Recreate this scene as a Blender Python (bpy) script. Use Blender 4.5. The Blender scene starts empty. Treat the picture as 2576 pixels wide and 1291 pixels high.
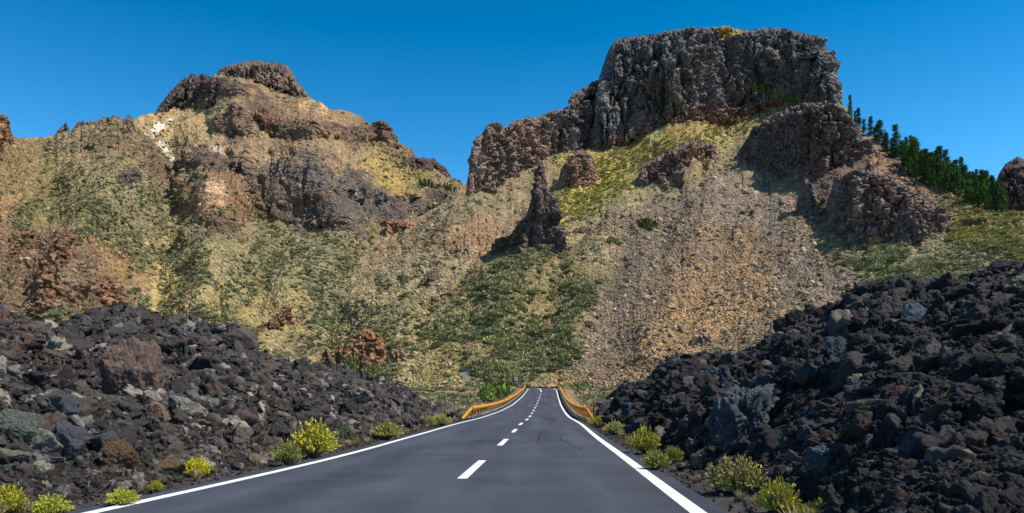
import bpy, math, random
import numpy as np
from mathutils import Vector
random.seed(7); rng = np.random.default_rng(11)
S = bpy.context.scene; C = S.collection
F = 1860.0; CX = 1288.0; HY = 1012.0; CH = 1.325      # lens in picture widths of 2576, horizon row, eye height

def lin(c):
    c = np.asarray(c, float) / 255.0
    return np.where(c <= 0.04045, c / 12.92, ((c + 0.055) / 1.055) ** 2.4)
def W(px, py, Y):
    px, py, Y = np.broadcast_arrays(np.asarray(px, float), py, Y)
    return np.stack([(px - CX) / F * Y, Y, CH + (HY - py) / F * Y], -1)

# ------------------------------------------------------------------ noise
def _h(ix, iy, iz, s):
    n = (ix * 374761393 + iy * 668265263 + iz * 2147483647 + s * 974711) & 0xffffffff
    n = ((n ^ (n >> 13)) * 1274126177) & 0xffffffff
    n = ((n ^ (n >> 16)) * 2246822519) & 0xffffffff
    n = n ^ (n >> 15)
    return (n & 0xffffff) / 16777216.0
def vn(p, s=0):
    i = np.floor(p).astype(np.int64); f = p - i; f = f * f * f * (f * (f * 6 - 15) + 10)
    x, y, z = i[..., 0], i[..., 1], i[..., 2]; fx, fy, fz = f[..., 0], f[..., 1], f[..., 2]
    def c(a, b, d): return _h(x + a, y + b, z + d, s)
    e = c(0,0,0) * (1-fx) + c(1,0,0) * fx; g = c(0,1,0) * (1-fx) + c(1,1,0) * fx
    h = c(0,0,1) * (1-fx) + c(1,0,1) * fx; k = c(0,1,1) * (1-fx) + c(1,1,1) * fx
    return ((e * (1-fy) + g * fy) * (1-fz) + (h * (1-fy) + k * fy) * fz) * 2 - 1
def fbm(p, o=4, s=0, r=False, gain=0.5):
    t = 0; a = 1.0; n = 0
    for k in range(o):
        v = vn(p * (2.03 ** k) + 17.3 * k, s + k)
        if r: v = 1 - 2 * np.abs(v)
        t = t + v * a; n += a; a *= gain
    return t / n
def worley(p, s=0):
    i = np.floor(p).astype(np.int64); f = p - i
    d1 = np.full(p.shape[:-1], 9.0); d2 = d1.copy(); cid = d1 * 0
    for a in (-1,0,1):
        for b in (-1,0,1):
            for c in (-1,0,1):
                x, y, z = i[...,0]+a, i[...,1]+b, i[...,2]+c
                hx = _h(x,y,z,s)
                d = np.sqrt((a + hx - f[...,0])**2 + (b + _h(x,y,z,s+1) - f[...,1])**2 + (c + _h(x,y,z,s+2) - f[...,2])**2)
                m = d < d1
                d2 = np.where(m, d1, np.minimum(d2, d)); cid = np.where(m, hx, cid); d1 = np.where(m, d, d1)
    return d1, d2, cid
def gblur(a, sig):
    if sig <= 0: return a
    r = int(sig * 3) + 1; k = np.exp(-0.5 * (np.arange(-r, r+1) / sig) ** 2); k /= k.sum()
    return np.convolve(np.pad(a, r, mode='edge'), k, 'valid')
def ss(a, b, x):
    t = np.clip((x - a) / (b - a), 0, 1); return t * t * (3 - 2 * t)
def ip(x, pts):
    p = np.array(pts, float); return np.interp(x, p[:,0], p[:,1])

# ------------------------------------------------------------------ scene helpers
def tag(o, label=None, cat=None, group=None, kind=None):
    if label: o['label'] = label
    if cat: o['category'] = cat
    if group: o['group'] = group
    if kind: o['kind'] = kind
    return o
def mesh(name, V, Fc, mat=None, col=None, smooth=False):
    """Fc: int array (n,3) or (n,4)"""
    V = np.asarray(V, float).reshape(-1, 3); Fc = np.asarray(Fc, np.int64)
    me = bpy.data.meshes.new(name); n, k = Fc.shape
    me.vertices.add(len(V)); me.vertices.foreach_set('co', V.ravel())
    me.loops.add(n * k); me.loops.foreach_set('vertex_index', Fc.ravel().astype(np.int32))
    me.polygons.add(n); me.polygons.foreach_set('loop_start', np.arange(0, n * k, k, dtype=np.int32))
    me.polygons.foreach_set('loop_total', np.full(n, k, np.int32))
    me.update(calc_edges=True)
    if smooth: me.polygons.foreach_set('use_smooth', np.ones(n, bool))
    if col is not None:
        at = me.color_attributes.new('Col', 'FLOAT_COLOR', 'POINT')
        at.data.foreach_set('color', np.concatenate([col.reshape(-1,3), np.ones((len(V),1))], 1).ravel().astype(np.float32))
    if mat: me.materials.append(mat)
    return me
def obj(name, me, parent=None, loc=None):
    o = bpy.data.objects.new(name, me); C.objects.link(o)
    if parent: o.parent = parent
    if loc is not None: o.location = loc
    return o
def empty(name, loc): return obj(name, None, None, loc)
def gridfaces(ny, nx):
    i = np.arange(ny-1)[:,None] * nx + np.arange(nx-1)[None]
    return np.stack([i, i+1, i+nx+1, i+nx], -1).reshape(-1, 4)
def normals(P):
    du = np.gradient(P, axis=1); dv = np.gradient(P, axis=0)
    n = np.cross(du, dv); return n / (np.linalg.norm(n, axis=-1, keepdims=True) + 1e-9)
class Poly:                                        # boxes and tubes collected into one mesh
    def __init__(s): s.v = []; s.f = []
    def tube(s, pts, rad, n=6, cap=True):
        pts = [Vector(p) for p in pts]; b = len(s.v)
        for i, p in enumerate(pts):
            d = (pts[min(i+1, len(pts)-1)] - pts[max(i-1, 0)]).normalized()
            u = d.cross(Vector((0,0,1)))
            if u.length < 1e-3: u = Vector((1,0,0))
            u.normalize(); w = d.cross(u); r = rad[i] if isinstance(rad, (list, tuple)) else rad
            for k in range(n):
                a = 2*math.pi*k/n; s.v.append(tuple(p + u*math.cos(a)*r + w*math.sin(a)*r))
        for i in range(len(pts)-1):
            for k in range(n):
                k2 = (k+1) % n; s.f.append((b+i*n+k, b+i*n+k2, b+(i+1)*n+k2, b+(i+1)*n+k))
        if cap:
            for b0 in (b, b+(len(pts)-1)*n):
                for k in range(1, n-1, 2): s.f.append((b0, b0+k, b0+k+1, b0+min(k+2, n-1)) if k+2 < n else (b0, b0+k, b0+k+1, b0+k+1))
    def box(s, c, d, rz=0):
        b = len(s.v); cr, sr = math.cos(rz), math.sin(rz)
        for z in (-1,1):
            for x, y in ((-1,-1),(1,-1),(1,1),(-1,1)):
                X, Y = x*d[0]/2, y*d[1]/2; s.v.append((c[0]+X*cr-Y*sr, c[1]+X*sr+Y*cr, c[2]+z*d[2]/2))
        for q in ((0,3,2,1),(4,5,6,7),(0,1,5,4),(1,2,6,5),(2,3,7,6),(3,0,4,7)): s.f.append(tuple(b+k for k in q))
    def build(s, name, mat):
        me = bpy.data.meshes.new(name); fs = [tuple(dict.fromkeys(f)) for f in s.f]
        me.from_pydata(s.v, [], [f for f in fs if len(f) > 2]); me.materials.append(mat); return me

# ------------------------------------------------------------------ materials
def nt(name):
    m = bpy.data.materials.new(name); m.use_nodes = True; n = m.node_tree; b = n.nodes['Principled BSDF']; b.inputs['Specular IOR Level'].default_value = 0.25
    return m, n, b
def N(n, t, **kw):
    x = n.nodes.new(t)
    for k, v in kw.items():
        if k in x.inputs: x.inputs[k].default_value = v
        else: setattr(x, k, v)
    return x
def mulcol(n, a, fac):
    x = n.nodes.new('ShaderNodeVectorMath'); x.operation = 'SCALE'
    n.links.new(a, x.inputs[0]); n.links.new(fac, x.inputs['Scale']); return x.outputs[0]
def attr_mat(name, scale, amp=0.35, bump=0.6, bdist=0.3, rough=0.95):
    m, n, b = nt(name); L = n.links.new
    at = N(n, 'ShaderNodeAttribute', attribute_name='Col'); tc = N(n, 'ShaderNodeTexCoord')
    a = N(n, 'ShaderNodeTexNoise', Scale=scale, Detail=6.0, Roughness=0.65); L(tc.outputs['Object'], a.inputs['Vector'])
    v = N(n, 'ShaderNodeTexVoronoi', Scale=scale*2.3); L(tc.outputs['Object'], v.inputs['Vector'])
    mr = N(n, 'ShaderNodeMapRange'); mr.inputs['From Min'].default_value = 0.25; mr.inputs['From Max'].default_value = 0.75
    mr.inputs['To Min'].default_value = 1-amp; mr.inputs['To Max'].default_value = 1+amp; L(a.outputs['Fac'], mr.inputs['Value'])
    sc = N(n, 'ShaderNodeSeparateColor'); L(v.outputs['Color'], sc.inputs[0])
    mr2 = N(n, 'ShaderNodeMapRange'); mr2.inputs['To Min'].default_value = 1-amp*0.7; mr2.inputs['To Max'].default_value = 1+amp*0.7; L(sc.outputs[0], mr2.inputs['Value'])
    mu = N(n, 'ShaderNodeMath', operation='MULTIPLY'); L(mr.outputs[0], mu.inputs[0]); L(mr2.outputs[0], mu.inputs[1])
    L(mulcol(n, at.outputs['Color'], mu.outputs[0]), b.inputs['Base Color'])
    bp = N(n, 'ShaderNodeBump', Strength=bump, Distance=bdist)
    ad = N(n, 'ShaderNodeMath', operation='SUBTRACT'); L(a.outputs['Fac'], ad.inputs[0]); L(v.outputs['Distance'], ad.inputs[1])
    L(ad.outputs[0], bp.inputs['Height']); L(bp.outputs[0], b.inputs['Normal']); b.inputs['Roughness'].default_value = rough
    return m
def ramp_mat(name, cols, scale=3.0, amp=0.3, bump=0.5, bdist=0.02, rough=0.9, blend=0.35):
    """colour picked per object/instance from a ramp, mottled by noise"""
    m, n, b = nt(name); L = n.links.new
    oi = N(n, 'ShaderNodeObjectInfo'); tc = N(n, 'ShaderNodeTexCoord')
    a = N(n, 'ShaderNodeTexNoise', Scale=scale, Detail=7.0, Roughness=0.68); L(tc.outputs['Object'], a.inputs['Vector'])
    a2 = N(n, 'ShaderNodeTexNoise', Scale=scale*0.4, Detail=2.0); L(tc.outputs['Object'], a2.inputs['Vector'])
    ma = N(n, 'ShaderNodeMath', operation='MULTIPLY_ADD'); L(a2.outputs['Fac'], ma.inputs[0]); ma.inputs[1].default_value = blend; 
    sb = N(n, 'ShaderNodeMath', operation='SUBTRACT'); L(oi.outputs['Random'], sb.inputs[0]); sb.inputs[1].default_value = blend*0.5; L(sb.outputs[0], ma.inputs[2])
    cr = N(n, 'ShaderNodeValToRGB'); e = cr.color_ramp.elements
    while len(e) < len(cols): e.new(0.5)
    for i, c in enumerate(cols): e[i].position = c[0]; e[i].color = (*lin(c[1]), 1)
    L(ma.outputs[0], cr.inputs[0])
    mr = N(n, 'ShaderNodeMapRange'); mr.inputs['From Min'].default_value = 0.25; mr.inputs['From Max'].default_value = 0.75
    mr.inputs['To Min'].default_value = 1-amp; mr.inputs['To Max'].default_value = 1+amp; L(a.outputs['Fac'], mr.inputs['Value'])
    L(mulcol(n, cr.outputs[0], mr.outputs[0]), b.inputs['Base Color'])
    bp = N(n, 'ShaderNodeBump', Strength=bump, Distance=bdist); L(a.outputs['Fac'], bp.inputs['Height']); L(bp.outputs[0], b.inputs['Normal'])
    b.inputs['Roughness'].default_value = rough
    return m
def one(name, c, **k): return ramp_mat(name, [(0.0, tuple(x*0.88 for x in c)), (1.0, tuple(min(255, x*1.1) for x in c))], **k)

M_hill = attr_mat('hillside', 0.45, 0.5, 0.9, 1.1)
M_cliff = attr_mat('cliff_rock', 0.3, 0.45, 1.0, 2.2)
M_lavaground = attr_mat('lava_ground', 5.0, 0.4, 0.8, 0.08)
M_ground = attr_mat('valley_ground', 2.0, 0.3, 0.6, 0.05)
LAVA = [(0.0,(34,31,31)),(0.2,(50,46,45)),(0.4,(66,60,57)),(0.6,(84,75,68)),(0.75,(68,54,46)),(0.84,(76,78,82)),(0.92,(116,108,98)),(1.0,(142,134,118))]
M_lava = ramp_mat('lava_rock', LAVA, scale=3.5, amp=0.45, bump=0.9, bdist=0.08)
LAVAR = [(0.0,(26,24,25)),(0.25,(40,36,36)),(0.5,(56,50,48)),(0.68,(54,45,40)),(0.82,(52,58,66)),(0.94,(78,72,68)),(1.0,(110,100,88))]  # darker copy of the lava palette, right bank's shade put into the colours
M_lavar = ramp_mat('shade_toned_lava_rock', LAVAR, scale=3.5, amp=0.45, bump=0.9, bdist=0.08)
M_scree = ramp_mat('scree_rock', [(0.0,(84,70,60)),(0.35,(112,94,80)),(0.75,(142,118,94)),(1.0,(182,158,126))], scale=2, amp=0.25, bdist=0.1)
M_bush = ramp_mat('hillside_bush', [(0.0,(100,100,68)),(0.35,(126,124,86)),(0.7,(146,142,102)),(1.0,(166,158,114))], scale=4, amp=0.3, bdist=0.1)
M_bushg = ramp_mat('green_bush', [(0.0,(112,112,72)),(0.5,(140,136,92)),(1.0,(168,158,112))], scale=4, amp=0.3, bdist=0.1)
M_bushy = ramp_mat('yellow_bush', [(0.0,(134,128,62)),(0.5,(160,150,74)),(1.0,(180,168,100))], scale=4, amp=0.3, bdist=0.1)
M_pine = ramp_mat('pine_needles', [(0.0,(38,64,28)),(0.6,(58,88,34)),(1.0,(80,108,42))], scale=3, amp=0.3, bdist=0.1)
M_bark = one('pine_bark', (92,66,50), scale=6)
M_straw = one('dry_straw', (150,134,92), scale=5, amp=.25)
M_twig = one('dry_twigs', (120,104,84), scale=20, bdist=0.005)
def paint():
    m, n, b = nt('white_road_paint'); L = n.links.new; tc = N(n, 'ShaderNodeTexCoord')
    a = N(n, 'ShaderNodeTexNoise', Scale=22.0, Detail=8.0, Roughness=0.75); L(tc.outputs['Object'], a.inputs['Vector'])
    c = N(n, 'ShaderNodeTexNoise', Scale=1.6, Detail=4.0); L(tc.outputs['Object'], c.inputs['Vector'])
    ad = N(n, 'ShaderNodeMath', operation='MULTIPLY_ADD'); L(c.outputs['Fac'], ad.inputs[0]); ad.inputs[1].default_value = 0.45; L(a.outputs['Fac'], ad.inputs[2])
    cr = N(n, 'ShaderNodeValToRGB'); e = cr.color_ramp.elements; e.new(.5); e.new(.6)
    for i, (p, q) in enumerate(((.50,(96,98,102)),(.56,(196,198,200)),(.68,(210,211,212)),(.95,(232,232,232)))): e[i].position = p; e[i].color = (*lin(q), 1)
    L(ad.outputs[0], cr.inputs[0]); L(cr.outputs[0], b.inputs['Base Color']); b.inputs['Roughness'].default_value = 0.7
    return m
M_paint = paint()
M_ochre = one('ochre_stained_wood', (198,128,36), scale=8, amp=0.16, bdist=0.01, rough=0.6)
M_white = one('white_band', (215,210,198), scale=5, amp=0.1)
M_steel = one('galvanised_steel', (128,130,130), scale=5, amp=0.1, rough=0.5)
M_rust = one('weathered_post', (86,66,50), scale=5, amp=0.2)

def asphalt(cross_=False):
    m, n, b = nt('asphalt'); L = n.links.new; tc = N(n, 'ShaderNodeTexCoord')
    a = N(n, 'ShaderNodeTexNoise', Scale=16.0, Detail=9.0, Roughness=0.85); L(tc.outputs['Object'], a.inputs['Vector'])
    mp = N(n, 'ShaderNodeMapping'); mp.inputs['Scale'].default_value = (0.9, 0.06, 1); L(tc.outputs['Object'], mp.inputs[0])
    c = N(n, 'ShaderNodeTexNoise', Scale=1.0, Detail=5.0); L(mp.outputs[0], c.inputs['Vector'])
    s = N(n, 'ShaderNodeTexNoise', Scale=0.35, Detail=6.0, Roughness=0.7); L(tc.outputs['Object'], s.inputs['Vector'])
    ad = N(n, 'ShaderNodeMath', operation='ADD'); L(c.outputs['Fac'], ad.inputs[0]); L(s.outputs['Fac'], ad.inputs[1])
    cr = N(n, 'ShaderNodeValToRGB'); e = cr.color_ramp.elements; e[0].position = 0.7/2; e[1].position = 1.35/2
    e[0].color = (*lin((43,43,50)), 1); e[1].color = (*lin((72,75,84)), 1)
    hv = N(n, 'ShaderNodeMath', operation='MULTIPLY'); L(ad.outputs[0], hv.inputs[0]); hv.inputs[1].default_value = 0.5; L(hv.outputs[0], cr.inputs[0])
    mr = N(n, 'ShaderNodeMapRange'); mr.inputs['To Min'].default_value = 0.35; mr.inputs['To Max'].default_value = 1.65; L(a.outputs['Fac'], mr.inputs['Value'])
    at = N(n, 'ShaderNodeAttribute', attribute_name='Col'); mx = N(n, 'ShaderNodeMath', operation='MULTIPLY'); L(mr.outputs[0], mx.inputs[0])
    if not cross_: L(at.outputs['Fac'], mx.inputs[1])
    else: mx.inputs[1].default_value = 1.0
    L(mulcol(n, cr.outputs[0], mx.outputs[0]), b.inputs['Base Color'])
    bp = N(n, 'ShaderNodeBump', Strength=0.5, Distance=0.006); L(a.outputs['Fac'], bp.inputs['Height']); L(bp.outputs[0], b.inputs['Normal'])
    b.inputs['Roughness'].default_value = 0.62; b.inputs['Specular IOR Level'].default_value = 0.45
    return m
M_asphalt = asphalt(); M_asphalt2 = asphalt(True)
M_tar = one('tar', (34,34,38), scale=20, rough=0.5)

# ------------------------------------------------------------------ colour painting in zones
def pdist(px, py, pts, closed):
    """distance to a polyline; negative inside when closed"""
    d = np.full(px.shape, 1e9); ins = np.zeros(px.shape, bool); n = len(pts)
    for i in range(n if closed else n-1):
        ax, ay = pts[i]; bx, by = pts[(i+1) % n]; ex, ey = bx-ax, by-ay
        t = np.clip(((px-ax)*ex + (py-ay)*ey) / (ex*ex+ey*ey+1e-9), 0, 1)
        d = np.minimum(d, np.hypot(px-ax-t*ex, py-ay-t*ey))
        if closed and ay != by:
            c = ((ay > py) != (by > py)) & (px < (bx-ax)*(py-ay)/(by-ay)+ax); ins ^= c
    return np.where(ins, -d, d) if closed else d
def zones(px, py, base, Z, warp=18, sc=40, s=5):
    q = np.stack([px/sc, py/sc, px*0], -1)
    wx = px + fbm(q, 4, s)*warp*2; wy = py + fbm(q, 4, s+50)*warp*2
    q2 = np.stack([px/9, py/6, px*0], -1); sp = fbm(q2, 3, s+90)
    out = np.broadcast_to(np.asarray(base, float), px.shape + np.shape(base)[-1:]).copy()
    for z in Z:
        kind, pts, val, soft, wt = z
        d = pdist(wx, wy, pts, kind == 'P')
        if kind == 'L': d = d - soft; 
        k = 1 - ss(-soft, soft, d + sp*soft*0.9)
        k = (k*wt)[..., None]; out = out*(1-k) + np.asarray(val, float)*k
    return out

# ------------------------------------------------------------------ relief terrain: every column climbs away from the eye at the slope of the ground
class Terrain: pass
def mountain(name, x0, x1, dx, base, top, slope, szones, spurs, relax, cols, czones, amp, back=160, bslope=-0.55, seed=0, step=2.0, pz=(), apex=(700,-100)):
    px = np.arange(x0, x1+dx, dx); nx = len(px)
    Yb = ip(px, [(a,b) for a,b,c in base]); zb = ip(px, [(a,c) for a,b,c in base])
    pb = HY - (zb-CH)/Yb*F; pt = ip(px, top)
    q = np.stack([px/14, px*0, px*0+seed], -1)
    pt = pt + fbm(q, 4, seed+3, gain=0.65)*5
    ny = int((pb-pt).max()/step)+2; k = np.linspace(0, 1, ny)[:,None]
    PY = pb*(1-k) + pt*k; PX = np.broadcast_to(px, PY.shape).copy()
    s = zones(PX, PY, [slope], szones, 10, 30, seed+20)[..., 0]
    s = s * (1 + 0.18*fbm(np.stack([PX/70, PY/22, PX*0], -1), 3, seed+9))
    t = (HY-PY)/F; Y = np.zeros_like(PY); Y[0] = Yb
    for j in range(1, ny):
        tm = (t[j]+t[j-1])/2
        Y[j] = Y[j-1] + Y[j-1]*(t[j]-t[j-1])/np.maximum(s[j]-tm, 0.13)
        if j % 4 == 0: Y[j] = gblur(Y[j], relax)
    for pts, w, a in spurs:
        Y *= 1 - a*np.exp(-(pdist(PX, PY, pts, False)/w)**2)*ss(0, 0.12, k)
    P = W(PX, PY, Y)
    T = Terrain(); T.px = px; T.pb = pb; T.pt = pt; T.Y = Y.copy(); T.ny = ny
    nrm = normals(P)
    rock = np.clip((s-0.8)/1.2, 0, 1)
    fade = ss(0, 0.1, k)
    A = amp
    fl = P * np.array([1, 0.25, 0.25])
    d = fbm(P/55, 3, seed+1)*5*A + fbm(fl/14, 3, seed+2, True)*1.6*A + fbm(P/5, 3, seed+4)*0.9*A + fbm(P/1.6, 2, seed+6)*0.35*A
    cl = P * np.array([1, 1, 0.3])
    d = d + rock*(fbm(cl/11, 4, seed+7, True)*4.0*A + fbm(cl/3.5, 3, seed+8, True)*1.5*A)
    an = np.arctan2(PX-apex[0], PY-apex[1]); rd = np.hypot(PX-apex[0], PY-apex[1])
    st_ = fbm(np.stack([an*17 + 1.6*fbm(np.stack([PX/60, PY/60, PX*0], -1), 3, seed+40), rd/150, PX*0+seed], -1), 4, seed+41, gain=0.5)
    d = d + np.where(rock < .5, 1, .3)*st_*0.9*ss(0.02, 0.2, k)
    T.st = st_
    pm_ = ss(0.10, 0.34, fbm(P*np.array([1,1,1.6])/34, 4, seed+60, gain=0.6))*zones(PX, PY, [0.0], pz, 12, 30, seed+61)[..., 0]
    g1 = worley(P*np.array([1,1,0.35])/5.0, seed+62)
    d = d + pm_*((g1[2]-0.3)*4.5 + fbm(cl/6, 3, seed+63, True)*2.5)
    P = P + nrm*(d*fade)[..., None]
    # far side: beyond the crest the ground falls away
    kb = (np.linspace(0, 1, 14)[1:]**1.5)[:,None]*back
    bx = P[-1][None] + np.stack([kb*(px-CX)/F, kb+0*px, kb*bslope + 0*px + fbm(np.stack([px/20+0*kb, kb/10+0*px, px*0+kb*0], -1), 3, seed)*1.5*np.minimum(1, kb/8)], -1)
    col = zones(PX, PY, lin(cols), [(a,b,lin(c),d_*1.5,e*.93) for a,b,c,d_,e in czones], 24, 40, seed+30)
    col = col*(1 + 0.30*st_)[..., None]*(1 + st_[..., None]*np.array([.12,0,-.12])); k2 = (pm_*0.85)[..., None]; col = col*(1-k2) + (lin((118,94,78))*(0.75+0.5*g1[2])[..., None])*k2
    col = col * (1 + 0.26*fbm(P/9, 4, seed+12) + 0.25*fbm(P/2.5, 3, seed+13))[..., None]
    col = col*np.array([0.84,0.81,0.80])
    cb = np.broadcast_to(col[-1][None], bx.shape)
    PP = np.concatenate([P, bx], 0); CC = np.concatenate([col, cb], 0)
    o = obj(name, mesh(name, PP, gridfaces(*PP.shape[:2]), M_hill, CC)); tag(o, kind='structure')
    T.P = P; T.PX = PX; T.PY = PY; T.N = nrm; T.o = o; T.x0 = x0; T.dx = dx
    def lookup(x, y):
        x = np.asarray(x, float); y = np.asarray(y, float)
        i = np.clip((x-x0)/dx, 0, nx-1.001); i0 = i.astype(int); fx = i-i0
        b_ = pb[i0]*(1-fx)+pb[i0+1]*fx; t_ = pt[i0]*(1-fx)+pt[i0+1]*fx
        j = np.clip((b_-y)/(b_-t_)*(ny-1), 0, ny-1.001); j0 = j.astype(int); fy = j-j0
        return (T.Y[j0,i0]*(1-fx)+T.Y[j0,i0+1]*fx)*(1-fy) + (T.Y[j0+1,i0]*(1-fx)+T.Y[j0+1,i0+1]*fx)*fy
    T.look = lookup
    return T

P_, L_ = 'P', 'L'
# left mountain ------------------------------------------------------------------
left_top = [(-440,300),(-300,262),(-160,250),(-60,270),(0,300),(25,345),(60,350),(100,352),(150,345),(210,335),(270,318),(320,312),(350,306),(400,292),(425,268),(450,240),(475,216),(500,204),(548,188),(600,178),(700,190),(745,215),(778,246),(830,275),(870,282),(910,293),(950,315),(985,345),(1003,362),(1040,388),(1080,420),(1130,445),(1170,465),(1220,480),(1320,500)]
left_base = [(-440,150,3),(-160,150,3),(200,165,3.5),(500,185,4),(800,215,5),(1000,240,5.5),(1320,300,6)]
left_sz = [
 (P_, [(480,395),(620,415),(700,440),(770,392),(850,430),(950,480),(1120,485),(1120,520),(1000,570),(860,585),(700,560),(630,530),(600,445),(480,425)], [1.6], 10, 1),
 (P_, [(540,300),(600,265),(700,300),(860,320),(990,330),(1000,362),(850,348),(640,352),(540,335)], [1.9], 8, 1),
 (P_, [(390,290),(480,195),(560,195),(620,240),(540,262),(460,262)], [1.6], 8, 1),
 (P_, [(0,560),(160,585),(230,620),(340,700),(200,790),(0,780)], [0.95], 20, 1),
 (P_, [(480,520),(600,480),(640,540),(560,600),(480,600)], [0.95], 14, 1),
 (P_, [(-160,300),(40,350),(50,560),(-160,560)], [1.0], 20, 1)]
left_spurs = [([(340,330),(270,480),(190,600),(140,790)], 75, 0.09), ([(430,400),(450,560),(400,760)], 55, -0.06),
 ([(-20,340),(0,560),(-60,800)], 90, 0.10), ([(110,400),(120,540),(40,700)], 50, -0.05), ([(540,440),(560,600),(520,760)], 50, 0.05), ([(820,300),(800,420),(860,560)], 60, 0.05), ([(640,560),(700,640),(640,760)], 45, -0.04), ([(900,560),(820,660),(740,760)], 40, 0.03), ([(480,600),(520,700),(500,800)], 40, 0.03)]
left_cz = [
 (P_, [(100,640),(600,560),(1100,590),(1100,900),(100,860)], (146,134,90), 60, .95),
 (P_, [(350,640),(460,600),(520,800),(150,840),(200,770)], (168,152,100), 40, .8),
 (P_, [(540,560),(900,600),(900,760),(560,700)], (128,122,92), 40, .7),
 (P_, [(50,360),(150,400),(330,540),(250,600),(60,640),(0,620),(60,500)], (118,110,70), 30, .9),
 (P_, [(-160,320),(50,350),(60,480),(30,560),(-160,600)], (132,108,74), 24, .95),
 (P_, [(-160,560),(170,575),(240,620),(370,700),(330,760),(180,800),(-160,800)], (116,94,74), 20, .95),
 (P_, [(200,600),(330,620),(370,700),(300,740)], (146,118,78), 20, .8),
 (P_, [(370,300),(470,262),(600,260),(560,340),(680,400),(560,420),(480,400),(400,360)], (184,156,110), 12, .95),
 (P_, [(378,325),(420,318),(425,335),(390,348)], (250,238,212), 3, 1.05),
 (P_, [(400,365),(420,362),(455,395),(450,408),(420,392)], (250,238,212), 3, 1.05),
 (P_, [(520,385),(545,370),(560,375),(535,398)], (250,238,212), 3, 1.05),
 (P_, [(600,190),(750,220),(830,275),(990,350),(1040,390),(900,380),(760,320),(640,250)], (146,120,92), 12, .95),
 (P_, [(750,265),(820,260),(850,272),(790,285)], (200,166,110), 6, .95),
 (P_, [(390,290),(480,190),(560,190),(640,220),(720,300),(620,262),(540,250),(460,258)], (98,78,68), 8, .95),
 (P_, [(560,290),(640,262),(760,320),(1000,320),(1010,362),(840,350),(640,356),(540,340)], (104,80,70), 8, .9),
 (P_, [(560,350),(880,350),(1010,365),(930,470),(840,430),(770,385),(700,430),(600,405)], (150,128,98), 14, .9),
 (P_, [(930,370),(1040,395),(1060,470),(960,480),(900,440)], (168,146,78), 16, .9),
 (P_, [(470,390),(620,412),(700,440),(770,392),(850,430),(950,480),(1130,485),(1130,520),(1000,570),(860,585),(700,570),(630,540),(600,445),(480,425)], (98,88,84), 8, .95),
 (P_, [(480,500),(590,455),(625,520),(600,580),(500,590)], (146,110,76), 12, .9),
 (P_, [(510,500),(535,490),(530,530),(505,535)], (206,176,140), 5, .8),
 (P_, [(280,310),(350,305),(440,400),(460,450),(360,470),(280,400)], (130,110,84), 16, .8),
 (P_, [(180,420),(460,450),(480,560),(320,560)], (146,134,96), 30, .8),
]
TL = mountain('mountain_left', -440, 1320, 2.0, left_base, left_top, 0.66, left_sz, left_spurs, 5.0, (144,126,92), left_cz, 1.0, seed=100, pz=[(P_, [(200,300),(500,200),(1010,340),(1080,440),(940,480),(640,600),(460,640),(200,520)], [.6], 30, 1), (P_, [(-160,540),(200,580),(360,680),(320,800),(-160,800)], [1.0], 20, 1)])
# right mountain ------------------------------------------------------------------
right_top = [(560,800),(640,745),(760,690),(860,622),(1000,565),(1100,520),(1180,488),(1240,470),(1300,432),(1370,395),(1440,365),(1490,345),(1560,310),(1640,270),(1700,240),(1800,215),(1900,205),(2000,215),(2060,232),(2120,262),(2150,300),(2200,345),(2260,392),(2330,440),(2400,478),(2480,512),(2560,545),(2660,590),(2760,640)]
right_base = [(560,225,4.5),(800,222,5),(1000,212,5.4),(1180,205,5.5),(1280,206,5.6),(1400,207,5.7),(1520,202,5.6),(1700,192,5.2),(2000,172,4.6),(2300,155,4.2),(2760,135,4)]
right_sz = [
 (P_, [(1860,380),(1900,320),(2000,262),(2120,265),(2180,350),(2280,410),(2380,500),(2420,590),(2300,610),(2200,630),(2110,590),(2010,550),(2010,460),(1900,440)], [0.74], 14, 1),
 (P_, [(1595,470),(1640,390),(1740,350),(1815,390),(1800,430),(1700,485)], [1.1], 10, 1)]
right_spurs = [([(2140,320),(2220,460),(2300,600),(2400,700)], 90, 0.02), ([(1940,470),(1900,640),(1750,860)], 90, -0.01), ([(1420,480),(1330,640),(1250,780)], 45, 0.04), ([(1200,500),(1080,640),(900,760)], 40, 0.035), ([(1300,560),(1180,700),(1040,820)], 32, -0.03),
 ([(1580,500),(1480,660),(1440,820)], 50, 0.04), ([(1520,560),(1400,760),(1320,880)], 30, -0.025), ([(1700,380),(1600,560)], 50, 0.03), ([(1120,700),(1000,820),(900,900)], 36, 0.03), ([(1800,500),(1700,720),(1640,880)], 45, 0.02)]
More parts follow.
